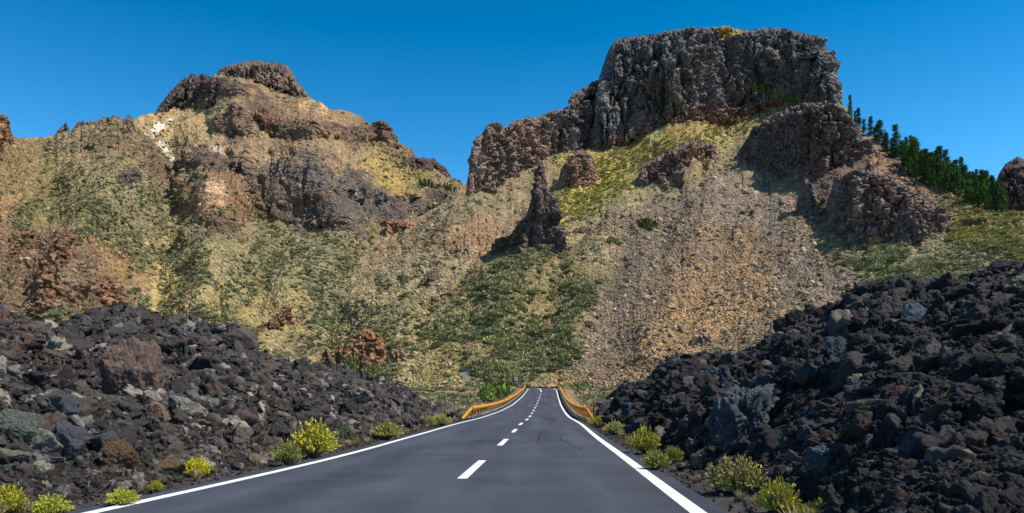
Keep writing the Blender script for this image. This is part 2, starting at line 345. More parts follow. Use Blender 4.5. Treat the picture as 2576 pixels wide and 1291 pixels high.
right_cz = [
 (P_, [(560,700),(1000,560),(1240,480),(1400,620),(1100,760),(560,860)], (138,124,96), 40, .9),
 (P_, [(900,600),(1250,500),(1330,560),(1160,700),(900,740)], (150,134,104), 30, .8),
 (P_, [(560,780),(1050,740),(1300,800),(1300,1000),(560,1000)], (150,136,92), 40, .9),
 (P_, [(960,600),(1240,560),(1230,640),(1060,660)], (152,116,84), 16, .6),
 (P_, [(1400,330),(1900,255),(1960,270),(1890,330),(1780,380),(1600,460),(1500,540),(1400,560)], (166,152,90), 14, .95),
 (P_, [(1480,420),(1560,380),(1760,310),(1860,300),(1700,370),(1560,420)], (158,126,66), 12, .8),
 (P_, [(1410,440),(1500,400),(1560,420),(1500,500),(1400,550)], (170,158,72), 12, .8),
 (P_, [(1560,560),(1700,490),(1850,460),(2010,540),(2100,620),(2200,700),(2100,800),(1900,880),(1700,960),(1480,980),(1440,860),(1520,660)], (132,114,94), 16, .97),
 (P_, [(1700,640),(1960,600),(2000,660),(1930,760),(1750,900),(1560,950),(1620,800)], (158,126,88), 30, .9),
 (P_, [(1650,820),(1950,700),(1980,800),(1700,960),(1500,960)], (166,134,88), 24, .8),
 (P_, [(1700,490),(1850,440),(1990,540),(1940,580),(1800,560)], (146,128,112), 18, .8),
 (P_, [(1960,640),(2100,640),(2190,720),(2080,800),(2000,760)], (126,114,100), 16, .8),
 (P_, [(1230,620),(1420,640),(1520,700),(1480,800),(1440,960),(1290,960),(1040,960),(1120,820)], (128,116,72), 20, .8),
 (P_, [(2040,600),(2600,560),(2760,760),(2400,740),(2200,740)], (128,120,82), 20, .9),
 (P_, [(2300,440),(2760,600),(2760,700),(2400,600)], (148,140,88), 20, .8),
 (P_, [(1860,380),(1900,320),(2000,262),(2120,265),(2180,350),(2280,410),(2380,500),(2420,590),(2300,610),(2200,630),(2110,590),(2010,550),(2010,460),(1900,440)], (108,84,74), 10, .95),
 (P_, [(2180,370),(2260,400),(2400,520),(2300,500),(2190,430)], (154,120,92), 12, .8),
 (P_, [(1300,962),(1500,950),(1560,1010),(1560,1060),(1300,1060)], (150,118,84), 20, .9),
]
TR = mountain('mountain_right', 560, 2760, 2.0, right_base, right_top, 0.62, right_sz, right_spurs, 5.0, (146,132,98), right_cz, 0.8, seed=300, pz=[(P_, [(1000,540),(1240,500),(1400,600),(1100,760),(980,720)], [.2], 20, 1), (P_, [(2180,380),(2400,480),(2600,640),(2300,620)], [.9], 15, 1)], apex=(1850,0))

# ------------------------------------------------------------------ crags
RUB = []
def crag(name, top, bot, T0=None, ter=None, Y=None, col=(100,88,82), low=None, lowk=0.3, warm=(130,104,84), label=None, cat='rock', kind=None, seed=1, lean=0.12,
         jag=5, amp=1.0, plan=0.5, paint=None, fwd=0.0, ledge=1.0, sink=8, dx=1.6, side=0.0, turn=0.0, rib=1.0, group=None):
    x0, x1 = top[0][0], top[-1][0]; nx = max(12, int((x1-x0)/dx)); px = np.linspace(x0, x1, nx); w = np.linspace(0, 1, nx)
    pt = ip(px, top); pb = ip(px, bot)
    win = np.clip(np.minimum(w, 1-w)*12, 0, 1)
    q = np.stack([px/16, px*0, px*0+seed*3.1], -1)
    pt = pt + fbm(q, 5, seed, gain=0.7)*jag*win + (np.floor(fbm(q*1.7, 3, seed+9)*4)/4)*jag*0.9*win - np.abs(fbm(q*2.2, 3, seed+2, gain=0.7))*jag*0.8*win
    pb = pb + fbm(q*0.7, 4, seed+5, gain=0.6)*jag*1.2*win
    pt = np.minimum(pt, pb-1)
    Yb = ter.look(px, pb) if ter else np.full(nx, float(Y)); Yb = gblur(Yb, nx/10)
    pb = pb + sink
    wm = (x1-x0)/F*Yb.mean(); hm = (pb-pt).max()/F*Yb.mean()
    if T0 is None: T0 = 0.5*min(wm, hm*1.6)
    ny = max(10, int((pb-pt).max()/dx)); k = np.linspace(0, 1, ny)[:,None]
    PY = pb*(1-k)+pt*k; PX = np.broadcast_to(px, PY.shape)
    pl = np.clip(4*w*(1-w), 0, 1)**plan; pr = np.sqrt(np.clip(1-k**6, 0, 1))
    Th = T0*pl*pr*(1-0.15*k)
    mid = Yb - fwd + T0*(0.45+0.47*pl) + lean*(pb-PY)/F*Yb + turn*(w-0.5)*wm
    Yf = mid - Th; Yk = mid + Th
    Pf = W(PX, PY, Yf); Pk = W(PX, PY, Yk)[::-1][::3]
    if Pk.shape[0] and True: Pk = np.concatenate([Pk, W(PX, PY, Yk)[:1]], 0)
    n = normals(Pf)*np.array([1,1,0.3]); u = Yb.mean()/550.0
    edge = np.clip(np.minimum(w, 1-w)*nx/22, 0.1, 1)*np.clip((1-k)*ny/9+0.08, 0, 1)
    a = Pf*np.array([1,1,0.28]); b = Pf*np.array([1,1,0.55])
    wc = worley(b/(4.2*u), seed+60)
    wc2 = worley(Pf*np.array([1,1,0.4])/(1.9*u), seed+63)
    wp = Pf + np.stack([fbm(Pf/(8*u), 3, seed+71), fbm(Pf/(8*u), 3, seed+72), 0*Pf[...,0]], -1)*3.0*u
    wc3 = worley(wp*np.array([1,1,0.10])/(10*u), seed+66); wc = worley(wp*np.array([1,1,0.13])/(4.2*u), seed+60)
    crack = np.exp(-((wc3[1]-wc3[0])/0.13)**2)
    gul = np.exp(-(fbm(wp*np.array([1,1,0.22])/(15*u), 3, seed+14)/0.10)**2)
    d = fbm(a/(40*u), 2, seed+10)*7.0*rib + (wc3[2]-0.5)*7.5*rib - crack*5.5*rib - gul*6.5*rib + (wc[2]-0.5)*4.2*rib + (wc2[2]-0.5)*2.2 + fbm(b/(3.0*u), 4, seed+12, True)*1.6
    d = d - 0.5
    strat = vn(np.stack([Pf[...,0]*0.02, Pf[...,1]*0.02, Pf[...,2]/(3.3*u)], -1), seed+13)
    zz = Pf[...,2]/(6.5*u) + 0.9*fbm(Pf*np.array([1,1,.5])/(22*u), 3, seed+15); fr = zz-np.floor(zz)
    d = d + strat*0.9 + ledge*2.6*(fr**1.5-0.4)*ss(-0.3, 0.3, fbm(Pf/(18*u), 2, seed+16))
    d = d*amp*u*min(1.0, 0.35 + hm/60/u)
    Pf = Pf + n*(d*edge)[..., None]
    c = np.zeros(Pf.shape) + lin(col)
    v = ss(-0.1, 0.5, fbm(Pf/(30*u), 4, seed+20) + 0.2*strat)[..., None]*0.75
    c = c*(1-v) + lin(warm)*v
    if low is not None:
        e = (1-ss(lowk-0.14, lowk+0.1, k+0*PX + 0.12*fbm(a/(12*u), 3, seed+21)))[..., None]*0.9
        c = c*(1-e) + lin(low)*e
    c = c*(1 + 0.22*fbm(a/(7*u), 4, seed+22) + 0.12*(wc[2]-0.5)*2)[..., None]
    if paint: c = zones(PX, PY, [0.0], [(P_, paint[0], [1.0], 4, .9)], 4, 20, seed)*lin(paint[1]) + c*(1-zones(PX, PY, [0.0], [(P_, paint[0], [1.0], 4, .9)], 4, 20, seed))
    cb = np.concatenate([c[::-1][::3], c[:1]], 0)
    PP = np.concatenate([Pf, Pk], 0); CC = np.concatenate([c, cb], 0)
    o = obj(name, mesh(name, PP, gridfaces(*PP.shape[:2]), M_cliff, CC))
    tag(o, label, cat if label else None, group, kind)
    RUB.append((Pf[max(0, int(ny*0.06)):int(ny*0.22)+1].reshape(-1,3), u, (x1-x0)*0.5)); return o

# mesa and its ridges (they are the mountain itself)
crag('mesa', [(1478,400),(1488,310),(1500,225),(1515,170),(1530,130),(1545,103),(1570,95),(1640,87),(1700,74),(1760,72),(1800,70),(1870,76),(1950,70),(2000,78),(2060,92),(2072,130),(2085,150),(2100,200),(2112,240),(2122,275)],
     [(1478,402),(1520,393),(1600,345),(1640,325),(1700,303),(1760,296),(1850,294),(1900,275),(1960,266),(2060,266),(2122,282)], T0=62, ter=TR, col=(100,97,98), warm=(120,108,100), low=(138,104,86), lowk=0.2, kind='structure', seed=41, lean=0.10, jag=2.5, plan=0.36, amp=1.35, ledge=0.5, fwd=9, sink=14, paint=([(1785,60),(1875,66),(1860,90),(1820,96),(1796,84)], (158,132,62)))
crag('mesa_ridge', [(1172,494),(1180,430),(1200,370),(1215,330),(1240,308),(1262,328),(1300,303),(1350,295),(1420,272),(1470,262)],
     [(1172,500),(1190,503),(1240,482),(1300,445),(1380,405),(1470,372)], T0=26, ter=TR, col=(128,108,96), warm=(156,122,98), kind='structure', seed=43, jag=6, amp=1.1, turn=-0.1)
crag('mesa_shoulder', [(1372,385),(1400,330),(1430,272),(1440,238),(1480,216),(1500,202),(1540,180)],
     [(1372,405),(1440,392),(1480,372),(1540,350)], T0=22, ter=TR, col=(104,94,92), warm=(124,106,96), kind='structure', seed=44, jag=6)
crag('far_peak', [(2500,470),(2512,440),(2530,412),(2560,396),(2600,410),(2680,440),(2760,500)], [(2500,560),(2600,600),(2760,680)], T0=60, Y=560, col=(84,70,70), warm=(100,78,72), kind='structure', seed=45, jag=3)
crag('summit_cap', [(546,186),(556,172),(600,158),(640,153),(690,157),(718,163),(735,180),(745,205),(765,225),(780,246)],
     [(546,189),(600,190),(650,204),(700,216),(740,236),(780,250)], ter=TL, T0=30, col=(108,94,86), warm=(132,108,90), kind='structure', seed=46, jag=2, sink=4, plan=0.3, amp=1.3, ledge=0.4)
crag('summit_shoulder', [(388,292),(400,268),(430,232),(445,212),(480,188),(510,190),(560,196),(620,212)],
     [(388,296),(430,292),(460,262),(500,256),(560,262),(620,236)], ter=TL, T0=26, col=(88,76,74), warm=(116,88,72), kind='structure', seed=47, jag=4)
# crags standing on the left mountain
LT = dict(ter=TL)
crag('cliff_band', [(530,325),(560,275),(600,262),(640,278),(700,296),(760,312),(830,305),(880,322),(930,322),(950,303),(975,312),(990,338),(1003,360)], [(530,335),(600,347),(640,353),(700,358),(760,356),(830,346),(870,350),(1003,364)], T0=18, col=(108,84,74), warm=(146,106,84), label='brown cliff band below the summit cap of the left mountain', cat='cliff', seed=51, jag=4, amp=1.4, **LT)
crag('cliff_band', [(468,398),(520,396),(600,404),(625,418),(660,432),(700,440),(740,400),(790,384),(840,400),(870,440),(920,470),(960,480),(1010,490),(1080,482),(1135,492)], [(468,412),(500,430),(600,446),(625,490),(640,535),(700,560),(800,565),(860,582),(960,577),(1060,545),(1135,514)], T0=30, col=(104,94,94), warm=(124,110,102), label='long grey columnar cliff across the middle of the left mountain', cat='cliff', seed=52, jag=6, lean=0.35, rib=1.25, amp=1.5, **LT)
crag('rock_outcrop', [(1012,412),(1030,400),(1060,396),(1090,400),(1118,420),(1134,440)], [(1012,424),(1060,438),(1134,452)], col=(96,76,76), warm=(132,92,76), label='dark maroon crag above the distant pine row in the gap', seed=53, jag=4, **LT)
crag('rock_outcrop', [(306,345),(312,305),(322,290),(334,300),(346,345)], [(306,350),(346,352)], col=(96,82,74), label='thin dark pinnacle on the left mountain skyline', seed=54, jag=5, **LT)
crag('rock_outcrop', [(136,348),(146,326),(158,318),(166,308),(178,338)], [(138,348),(178,346)], col=(76,72,76), label='small slanted dark tooth of rock on the left skyline', seed=55, jag=3, sink=4, **LT)
crag('rock_outcrop', [(172,344),(186,320),(196,306),(210,302),(216,326),(220,338)], [(174,344),(218,340)], col=(96,86,82), label='larger slanted tooth of rock beside the small one on the left skyline', seed=56, jag=3, sink=4, **LT)
crag('rock_outcrop', [(-90,300),(-20,288),(0,290),(18,294),(28,330),(34,352)], [(-90,420),(0,400),(34,360)], col=(134,96,66), label='orange brown crag cut by the left edge of the picture skyline', seed=57, jag=5, **LT)
crag('rock_outcrop', [(292,462),(308,432),(330,424),(350,424),(362,455)], [(292,470),(330,470),(362,466)], col=(98,86,78), label='grey brown crag alone in the scrub below the thin pinnacle', seed=58, jag=5, **LT)
crag('rock_outcrop', [(-60,600),(0,590),(40,585),(80,580),(112,590)], [(-60,660),(0,645),(60,618),(112,600)], col=(126,96,72), label='low brown ledge at the left edge of the picture', seed=59, jag=5, **LT)
crag('rock_outcrop', [(60,735),(110,640),(150,590),(175,582),(200,600),(215,660),(300,720),(330,770)], [(60,790),(150,790),(250,790),(330,788)], T0=14, col=(124,94,72), warm=(142,106,76), label='broad reddish brown spur above the left lava bank', seed=60, jag=7, lean=0.7, **LT)
crag('rock_outcrop', [(500,590),(520,575),(560,566),(580,580),(590,595)], [(500,600),(590,604)], col=(98,80,70), label='small dark ledge under the tan patch of the left mountain', seed=61, jag=4, **LT)
crag('rock_outcrop', [(632,850),(650,825),(690,800),(720,765),(738,750),(755,770),(766,810)], [(632,858),(700,850),(766,835)], col=(124,98,72), warm=(150,110,76), label='pointed brown outcrop behind the left lava bank', seed=62, jag=7, lean=0.5, ter=TL)
# crags standing on the right mountain
RT = dict(ter=TR)
crag('rock_spire', [(1222,642),(1240,616),(1264,596),(1282,596),(1300,566),(1322,545),(1336,508),(1344,486),(1350,430),(1357,408),(1366,410),(1370,434),(1376,462),(1390,498),(1396,545),(1412,572),(1420,604),(1436,640)], [(1232,642),(1300,652),(1350,660),(1436,648)], T0=7, fwd=2, col=(96,84,80), warm=(118,98,86), label='tall dark rock spire rising from the middle of the slope', seed=71, jag=4, amp=1.05, lean=0.05, plan=0.38, rib=0.9, **RT)
crag('rock_outcrop', [(1400,470),(1415,420),(1440,390),(1465,376),(1490,396),(1505,442)], [(1400,482),(1440,480),(1505,452)], col=(122,96,84), warm=(140,106,88), label='stout brown crag just right of the tall spire', seed=72, jag=6, **RT)
crag('rock_outcrop', [(1595,465),(1618,412),(1660,395),(1700,372),(1740,350),(1790,362),(1815,402)], [(1595,482),(1640,487),(1700,482),(1760,452),(1815,424)], col=(118,98,88), warm=(152,112,92), label='pinkish brown crag halfway between spire and big right cliff', seed=73, jag=7, **RT)
crag('rock_outcrop', [(1858,382),(1890,330),(1940,292),(2000,268),(2060,262),(2110,268),(2150,312),(2170,350),(2210,385)], [(1858,388),(1900,432),(1950,462),(2020,468),(2100,452),(2160,425),(2210,400)], T0=16, col=(104,92,88), warm=(128,96,84), label='massive dark brown crag directly under the right end of the mesa', seed=74, jag=7, lean=0.3, turn=0.12, amp=1.25, **RT)
crag('rock_outcrop', [(2003,520),(2010,470),(2026,448),(2048,470),(2064,520)], [(2003,545),(2040,560),(2064,560)], col=(104,94,92), label='upright grey block left of the lower right crag', seed=75, jag=5, **RT)
crag('rock_outcrop', [(2078,520),(2100,450),(2160,425),(2220,440),(2270,470),(2330,505),(2380,540),(2402,575)], [(2078,560),(2110,590),(2150,622),(2200,632),(2260,612),(2350,602),(2402,588)], T0=13, col=(116,102,96), warm=(138,106,90), label='wide jagged brown crag low on the right below the pines', seed=76, jag=8, lean=0.4, turn=0.1, amp=1.3, **RT)
crag('rock_outcrop', [(1106,665),(1120,610),(1160,585),(1190,572),(1212,600)], [(1106,672),(1150,640),(1212,612)], col=(140,104,80), label='reddish outcrop left of the spire foot', seed=77, jag=6, lean=0.5, **RT)
crag('rock_outcrop', [(964,602),(972,560),(990,552),(1010,556),(1040,560),(1070,552)], [(964,608),(1010,590),(1070,566)], col=(148,108,82), warm=(150,112,84), label='small orange outcrop under the grey columnar cliff', seed=78, jag=5, **RT)
crag('rock_outcrop', [(850,676),(858,650),(880,626),(892,640),(900,655)], [(850,680),(900,665)], col=(112,88,72), label='tiny dark brown stub on the green slope left of the orange outcrop', seed=79, jag=5, **RT)
crag('rock_outcrop', [(1046,730),(1060,700),(1078,688),(1100,700),(1120,706)], [(1046,738),(1120,714)], col=(108,84,70), label='low brown outcrop beside the black hollow rock', seed=80, jag=5, **RT)
crag('rock_outcrop', [(1104,735),(1112,712),(1126,702),(1140,706),(1146,718)], [(1104,738),(1146,728)], col=(58,52,54), label='rounded black rock on the slope left of the spire', seed=81, jag=2, **RT)
crag('rock_outcrop', [(815,930),(835,905),(850,878),(875,868),(890,846),(925,828),(950,840),(968,874),(984,902)], [(815,936),(900,930),(984,912)], col=(142,104,70), warm=(132,112,86), lean=0.5, label='bright orange outcrop with green bushes at its foot', seed=82, jag=6, **RT)
crag('rock_outcrop', [(735,930),(760,898),(780,892),(800,905),(820,880),(842,900),(850,930)], [(735,945),(850,945)], col=(118,96,78), label='row of thin brown rock teeth left of the orange outcrop', seed=83, jag=10, **RT)
crag('rock_outcrop', [(968,905),(985,880),(1010,878),(1030,900)], [(968,915),(1030,912)], col=(146,120,90), label='small tan outcrop right of the orange outcrop', seed=84, jag=4, **RT)
crag('rock_outcrop', [(1732,876),(1745,845),(1765,834),(1790,840),(1797,870)], [(1732,882),(1797,880)], col=(160,132,110), warm=(190,160,134), label='pale pinkish rock alone low on the scree fan', seed=85, jag=4, **RT)
crag('rock_outcrop', [(1430,600),(1445,578),(1465,570),(1485,572),(1500,590)], [(1430,608),(1500,598)], col=(104,84,76), label='small brown outcrop right of the spire foot', seed=86, jag=4, **RT)
crag('rock_outcrop', [(1262,640),(1278,622),(1292,630),(1306,618),(1330,640)], [(1262,660),(1330,668)], col=(84,76,78), label='low dark buttress against the left foot of the spire', seed=87, jag=4, **RT)

# ------------------------------------------------------------------ road
ZP = [(-30,0),(35,0),(60,0.08),(80,0.3),(105,0.85),(141,2.24),(183,4.47),(205,5.45),(216,5.7),(300,6)]
_Yt = np.linspace(2, 230, 4000); _zt = gblur(ip(_Yt, ZP), 60)
def zr(Y): return np.interp(Y, _Yt, _zt)
_pyt = HY - (_zt-CH)/_Yt*F
def py2Y(py): return np.interp(-np.asarray(py, float), -_pyt, _Yt)
def line(pts):
    p = np.array(pts, float); Y = py2Y(p[:,1]); X = (p[:,0]-CX)/F*Y; return X, Y
LX, LY = line([(250,1291),(550,1226),(859,1152),(1009,1108),(1139,1070),(1199,1055),(1269,1030),(1309,1003),(1329,980)])
RX, RY = line([(1750,1291),(1718,1270),(1609,1183),(1559,1145),(1504,1105),(1464,1069),(1431,1050),(1411,1020),(1400,982)])
MX, MY = line([(1164,1209),(1214,1160),(1255,1127),(1295,1085),(1310,1067),(1325,1058),(1333,1049),(1343,1032),(1351,1016),(1358,998),(1363,984)])
Ys = np.concatenate([np.arange(-12, 60, 0.75), np.arange(60, 201, 2.0)])
def ex(Y, Xa, Ya):      # extend straight backwards, smooth
    m = (Xa[2]-Xa[0])/(Ya[2]-Ya[0]); r = np.interp(Y, Ya, Xa); return np.where(Y < Ya[0], Xa[0]+m*(Y-Ya[0]), r)
Yf = np.arange(-12, 230, 0.5)
fL = gblur(ex(Yf, LX, LY), 6); fR = gblur(ex(Yf, RX, RY), 6); fM = gblur(ex(Yf, MX, MY), 6)
Lx = lambda Y: np.interp(Y, Yf, fL); Rx = lambda Y: np.interp(Y, Yf, fR); Mx = lambda Y: np.interp(Y, Yf, fM)
def ribbon(name, xa, xb, Y, dz, mat, parent=None, nx=2, col=None):
    k = np.linspace(0, 1, nx)[None]; X = xa[:,None]*(1-k)+xb[:,None]*k
    P = np.stack([X, Y[:,None]+0*X, zr(Y)[:,None]+dz+0*X], -1)
    return obj(name, mesh(name, P, gridfaces(len(Y), nx), mat, col), parent)
Yr = np.unique(np.concatenate([np.arange(-12, 60, 0.25), np.arange(60, 201, 2.0)]))
_q = np.stack([Yr/0.5, Yr*0, Yr*0], -1); _k = np.linspace(0, 1, 40)[None]; _lw = (_k-0.5)*7.6
_tr = sum(np.exp(-((_lw-c)/0.33)**2) for c in (-2.65,-0.95,0.95,2.65)); _yy = Yr[:,None]+0*_k
_tone = 0.90 + 0.20*_tr*(0.8+0.4*vn(np.stack([_lw+0*_yy, _yy/9, _yy*0], -1), 5)) + 0.14*fbm(np.stack([_lw/1.2+0*_yy, _yy/4, _yy*0], -1), 4, 6) - 0.10*np.exp(-((np.abs(_lw)-3.7)/.25)**2)
road = ribbon('road', Lx(Yr)-0.35-0.07*fbm(_q, 3, 81), Rx(Yr)+0.35+0.07*fbm(_q, 3, 82), Yr, 0.03, M_asphalt, None, 40, np.repeat(_tone[..., None], 3, -1)); tag(road, kind='structure')
Ye = Yr[Yr < 189]
ribbon('edge_line', Lx(Ye)-0.09, Lx(Ye)+0.09, Ye, 0.035, M_paint, road)
ribbon('edge_line', Rx(Ye)-0.10, Rx(Ye)+0.10, Ye, 0.035, M_paint, road)
y = 12.5-9.55
while y < 160:
    yy = np.linspace(y, y+3.9, 6); ribbon('centre_dash', Mx(yy)-0.085, Mx(yy)+0.085, yy, 0.035, M_paint, road); y += 9.55 if y < 60 else 10.2
# the mouth of the junction and the crossing road
def strip(name, pts, w, dz, mat, parent=None, z=None):
    p = np.array(pts, float); t = np.linspace(0, 1, len(p)); tt = np.linspace(0, 1, 40)
    X = gblur(np.interp(tt, t, p[:,0]), 1.5); Y = gblur(np.interp(tt, t, p[:,1]), 1.5)
    X[0], Y[0] = p[0]; X[-1], Y[-1] = p[-1]
    dX = np.gradient(X); dY = np.gradient(Y); l = np.hypot(dX, dY); nX, nY = -dY/l, dX/l
    Z = zr(Y)+dz
    P = np.stack([np.stack([X-nX*w/2, Y-nY*w/2, Z], -1), np.stack([X+nX*w/2, Y+nY*w/2, Z], -1)], 1)
    return obj(name, mesh(name, P, gridfaces(40, 2), mat), parent)
cross = strip('crossing_road', [(-70,206),(-20,205),(10,204.5),(60,203)], 9.5, 0.036, M_asphalt2); tag(cross, kind='structure')
def atj(px, Y): return ((px-CX)/F*Y)
strip('edge_line', [(Lx(188),188),(Lx(190)-.1,190.5),(Lx(192)-1,193.5),(Lx(194)-4,195.5),(-30,197)], 0.2, 0.044, M_paint, cross)
strip('edge_line', [(Rx(188),188),(Rx(190)+.1,190.5),(Rx(192)+1,193.5),(Rx(194)+4,195),(40,196)], 0.2, 0.044, M_paint, cross)
strip('junction_line', [(Mx(166),166),(Mx(178),178),(Mx(186),186),(Mx(192)-.6,192),(Mx(197)-3,198),(-3,201),(-25,203)], 0.25, 0.046, M_paint, road)
strip('edge_line', [(-14,209.2),(-8,209),(0,208.8),(6,208.5)], 0.14, 0.045, M_paint, cross)
strip('stop_bar', [(Rx(190)-2.4,189),(Rx(190)-.3,189)], 0.7, 0.045, M_paint, road)
def blot(cx, cy, a, b, s):
    t = np.linspace(0, 2*np.pi, 22, endpoint=False); r = 1+0.35*fbm(np.stack([np.cos(t)*1.5, np.sin(t)*1.5, t*0+s], -1), 3, s)
    V = [(cx, cy, zr(cy)+0.036)] + [(cx+a*r[i]*math.cos(t[i]), cy+b*r[i]*math.sin(t[i]), float(zr(cy+b*r[i]*math.sin(t[i])))+0.036) for i in range(22)]
    obj('tar_patch', mesh('tar_patch', V, [(0, 1+i, 1+(i+1) % 22) for i in range(22)], M_tar), road)
for px, py, a, b in ((1389,1057,.12,.9),(1386,1068,.10,.5),(1389,964+90,.14,.5)):
    Y = float(py2Y(py)); blot((px-CX)/F*Y, Y, a, b, 3+int(py))
for px, y0, y1, pw in ((1352,1120,1085,0.03),(1400,1012,995,0.06)):
    Y0, Y1 = float(py2Y(y0)), float(py2Y(y1)); strip('tar_seam', [((px-CX)/F*Y0, Y0), ((px-CX+4)/F*(Y0+Y1)/2, (Y0+Y1)/2), ((px+9-CX)/F*Y1, Y1)], pw, 0.036, M_tar, road)
strip('tar_seam', [((1440-CX)/F*34, 33.6), (Rx(33.5)-.15, 33.4)], 0.06, 0.036, M_tar, road)

def crack(pts, w, s):
    p = np.array(pts, float); t = np.linspace(0, len(p)-1, 40); X = np.interp(t, range(len(p)), p[:,0]); Y = np.interp(t, range(len(p)), p[:,1])
    j = fbm(np.stack([t*3, t*0+s, t*0], -1), 4, s, gain=.7)*0.09; strip('crack', list(zip(X+j, Y+j*0.7)), w, 0.036, M_tar, road)
crack([(0.35,13.5),(1.2,13.3),(Rx(13.4)-.3,13.4)], 0.018, 3); crack([(1.9,20),(1.7,26),(2.1,31)], 0.02, 5); crack([(Lx(18)+.3,18),(-1.6,18.3)], 0.018, 6)
# ------------------------------------------------------------------ ground sheet
gx = np.concatenate([-np.geomspace(1500, 12, 50), np.linspace(-11.5, 11.5, 93), np.geomspace(12, 1500, 50)])
gy = np.concatenate([[-300,-100,-40], np.linspace(-15, 60, 190), np.linspace(60.7, 230, 200), np.geomspace(233, 1600, 30)])
GX, GY = np.meshgrid(gx, gy); rl, rr = Lx(GY)-0.35, Rx(GY)+0.35
off = np.maximum(rl-GX, GX-rr)
GZ = zr(GY) - 0.02 + np.where(off > 0.05, np.clip(off-0.05, 0, 1)*0.06, 0)
bump = fbm(np.stack([GX/0.9, GY/0.9, GX*0], -1), 4, 77)*0.10*ss(0.4, 1.5, off) + fbm(np.stack([GX/7, GY/7, GX*0], -1), 3, 78)*0.5*ss(1.5, 8, off)
drop = -ss(1.2, 5.0, off)*ss(50, 62, GY)*(1-ss(175, 192, GY))*1.2
GZ = GZ + bump + drop - ss(190,230,GY)*ss(-1,1,off)*0.1
GZ = np.where((GY > 199) & (GY < 213) & (np.abs(GX) < 80), np.minimum(GZ, zr(GY)-0.03), GZ)
PXg = CX + GX/np.maximum(GY, 1)*F
gc = np.zeros(GX.shape+(3,)) + lin((54,48,46))
far = (ss(45, 80, GY)*ss(0.9, 1.6, off))[..., None]; gc = gc*(1-far) + lin((128,100,74))*far
gc = gc*(1+0.25*fbm(np.stack([GX/3, GY/3, GX*0], -1), 4, 79))[..., None]
ground = obj('ground', mesh('ground', np.stack([GX, GY, GZ], -1), gridfaces(*GX.shape), M_ground, gc)); tag(ground, kind='structure')

# ------------------------------------------------------------------ lava banks
def bank(name, top, Yt, bot, Yb, x0, x1, shape, seed, cols, back=25, dx=1.7, rise=0):
    px = np.arange(x0, x1+dx, dx); nx = len(px)
    pt = ip(px, top) + fbm(np.stack([px/22, px*0, px*0], -1), 5, seed, gain=0.7)*9
    yt = ip(px, Yt); zt = CH+(HY-pt)/F*yt; yb = ip(px, Yb); zb = ip(px, bot)
    kk = np.linspace(0, 1, 400)[:,None]; sh = ip(px, shape)
    Yk = yb+(yt-yb)*kk; Zk = zb+(zt-zb)*kk**sh
    pyk = np.maximum.accumulate(-(HY-(Zk-CH)/Yk*F), axis=0)
    ny = int((pt*0+1300-pt).clip(60).max()/dx)
    K = np.zeros((ny, nx))
    for i in range(nx):
        a = pyk[:,i]+np.arange(400)*1e-6; K[:,i] = np.interp(np.linspace(a[0], a[-1], ny), a, kk[:,0])
    Y = yb+(yt-yb)*K; Z = zb+(zt-zb)*K**sh; X = (px-CX)/F*Y
    P = np.stack([X, Y, Z], -1); n = normals(P); n = n*0.6 + np.array([0,0,0.4]); n /= np.linalg.norm(n, axis=-1, keepdims=True)
    fade = ss(0.0, 0.12, K)
    w1 = worley(P/1.3, seed+1); w2 = worley(P/0.42, seed+5)
    d = fbm(P/3.2, 3, seed+2, True)*0.55 + (w1[1]-w1[0])*0.42 + (w2[1]-w2[0])*0.16 + fbm(P/0.25, 3, seed+3)*0.06 - 0.2 + (w1[2]-.5)*0.35
    P = P + n*(d*fade*ss(0, 1.6, K*(yt-yb)))[..., None]
    P[0,:,2] -= 0.35
    kb = (np.linspace(0,1,12)[1:]**1.4)[:,None]*back
    Q = P[-1][None] + np.stack([kb*(px-CX)/F, kb+0*px, -kb*0.3+fbm(np.stack([px/30+0*kb, kb/1.5+0*px, px*0+kb*0], -1), 3, seed)*0.5], -1)
    c = lin(cols[0]) + P*0; v = ss(-0.1, 0.5, fbm(P/2.5, 4, seed+8))[..., None]; c = c*(1-v)+lin(cols[1])*v
    v = ss(0.15, 0.5, fbm(P/4.5, 4, seed+9))[..., None]; c = c*(1-v)+lin(cols[2])*v
    c = c*(0.8+0.5*w2[2])[..., None]
    PP = np.concatenate([P, Q], 0); CC = np.concatenate([c, np.broadcast_to(c[-1][None], Q.shape)], 0)
    o = obj(name, mesh(name, PP, gridfaces(*PP.shape[:2]), M_lavaground, CC)); tag(o, kind='structure')
    T = Terrain(); T.P = P; T.px = px; T.K = K; T.seed = seed
    T.py = HY-(P[...,2]-CH)/P[...,1]*F; T.pxa = CX+P[...,0]/P[...,1]*F
    return T
# left bank
lt = [(-260,770),(-100,790),(0,797),(60,803),(120,832),(230,820),(300,800),(380,802),(450,818),(520,826),(600,848),(622,862),(630,905),(700,918),(760,912),(830,935),(900,942),(960,955),(1010,985),(1060,1015),(1100,1040),(1150,1052)]
lYt = [(-260,20),(0,24),(300,30),(600,36),(630,42),(800,50),(1000,56),(1150,60)]
pxs = np.arange(-260, 1151, 10.0)
def foot(px, side, gap):      # where the column of a pixel crosses the verge
    out = []
    for p in px:
        Y = np.arange(4.5, 75, 0.05); X = (p-CX)/F*Y; e = (Lx(Y)-0.35-gap) if side < 0 else (Rx(Y)+0.35+gap)
        ok = (X < e) if side < 0 else (X > e)
        out.append((p, float(Y[np.argmax(ok)] if ok.any() else 70)))
    return out
lb = foot(pxs, -1, 0.7); lb = [(p, max(6.0, min(v, ip(p, lYt)-4))) for p, v in lb]
BL = bank('lava_bank_left', lt, lYt, [(-260,0.0),(1150,0.0)], lb, -260, 1150, [(-260,.75),(600,.8),(1150,1.0)], 500, [(48,45,44),(64,58,54),(74,56,46)])
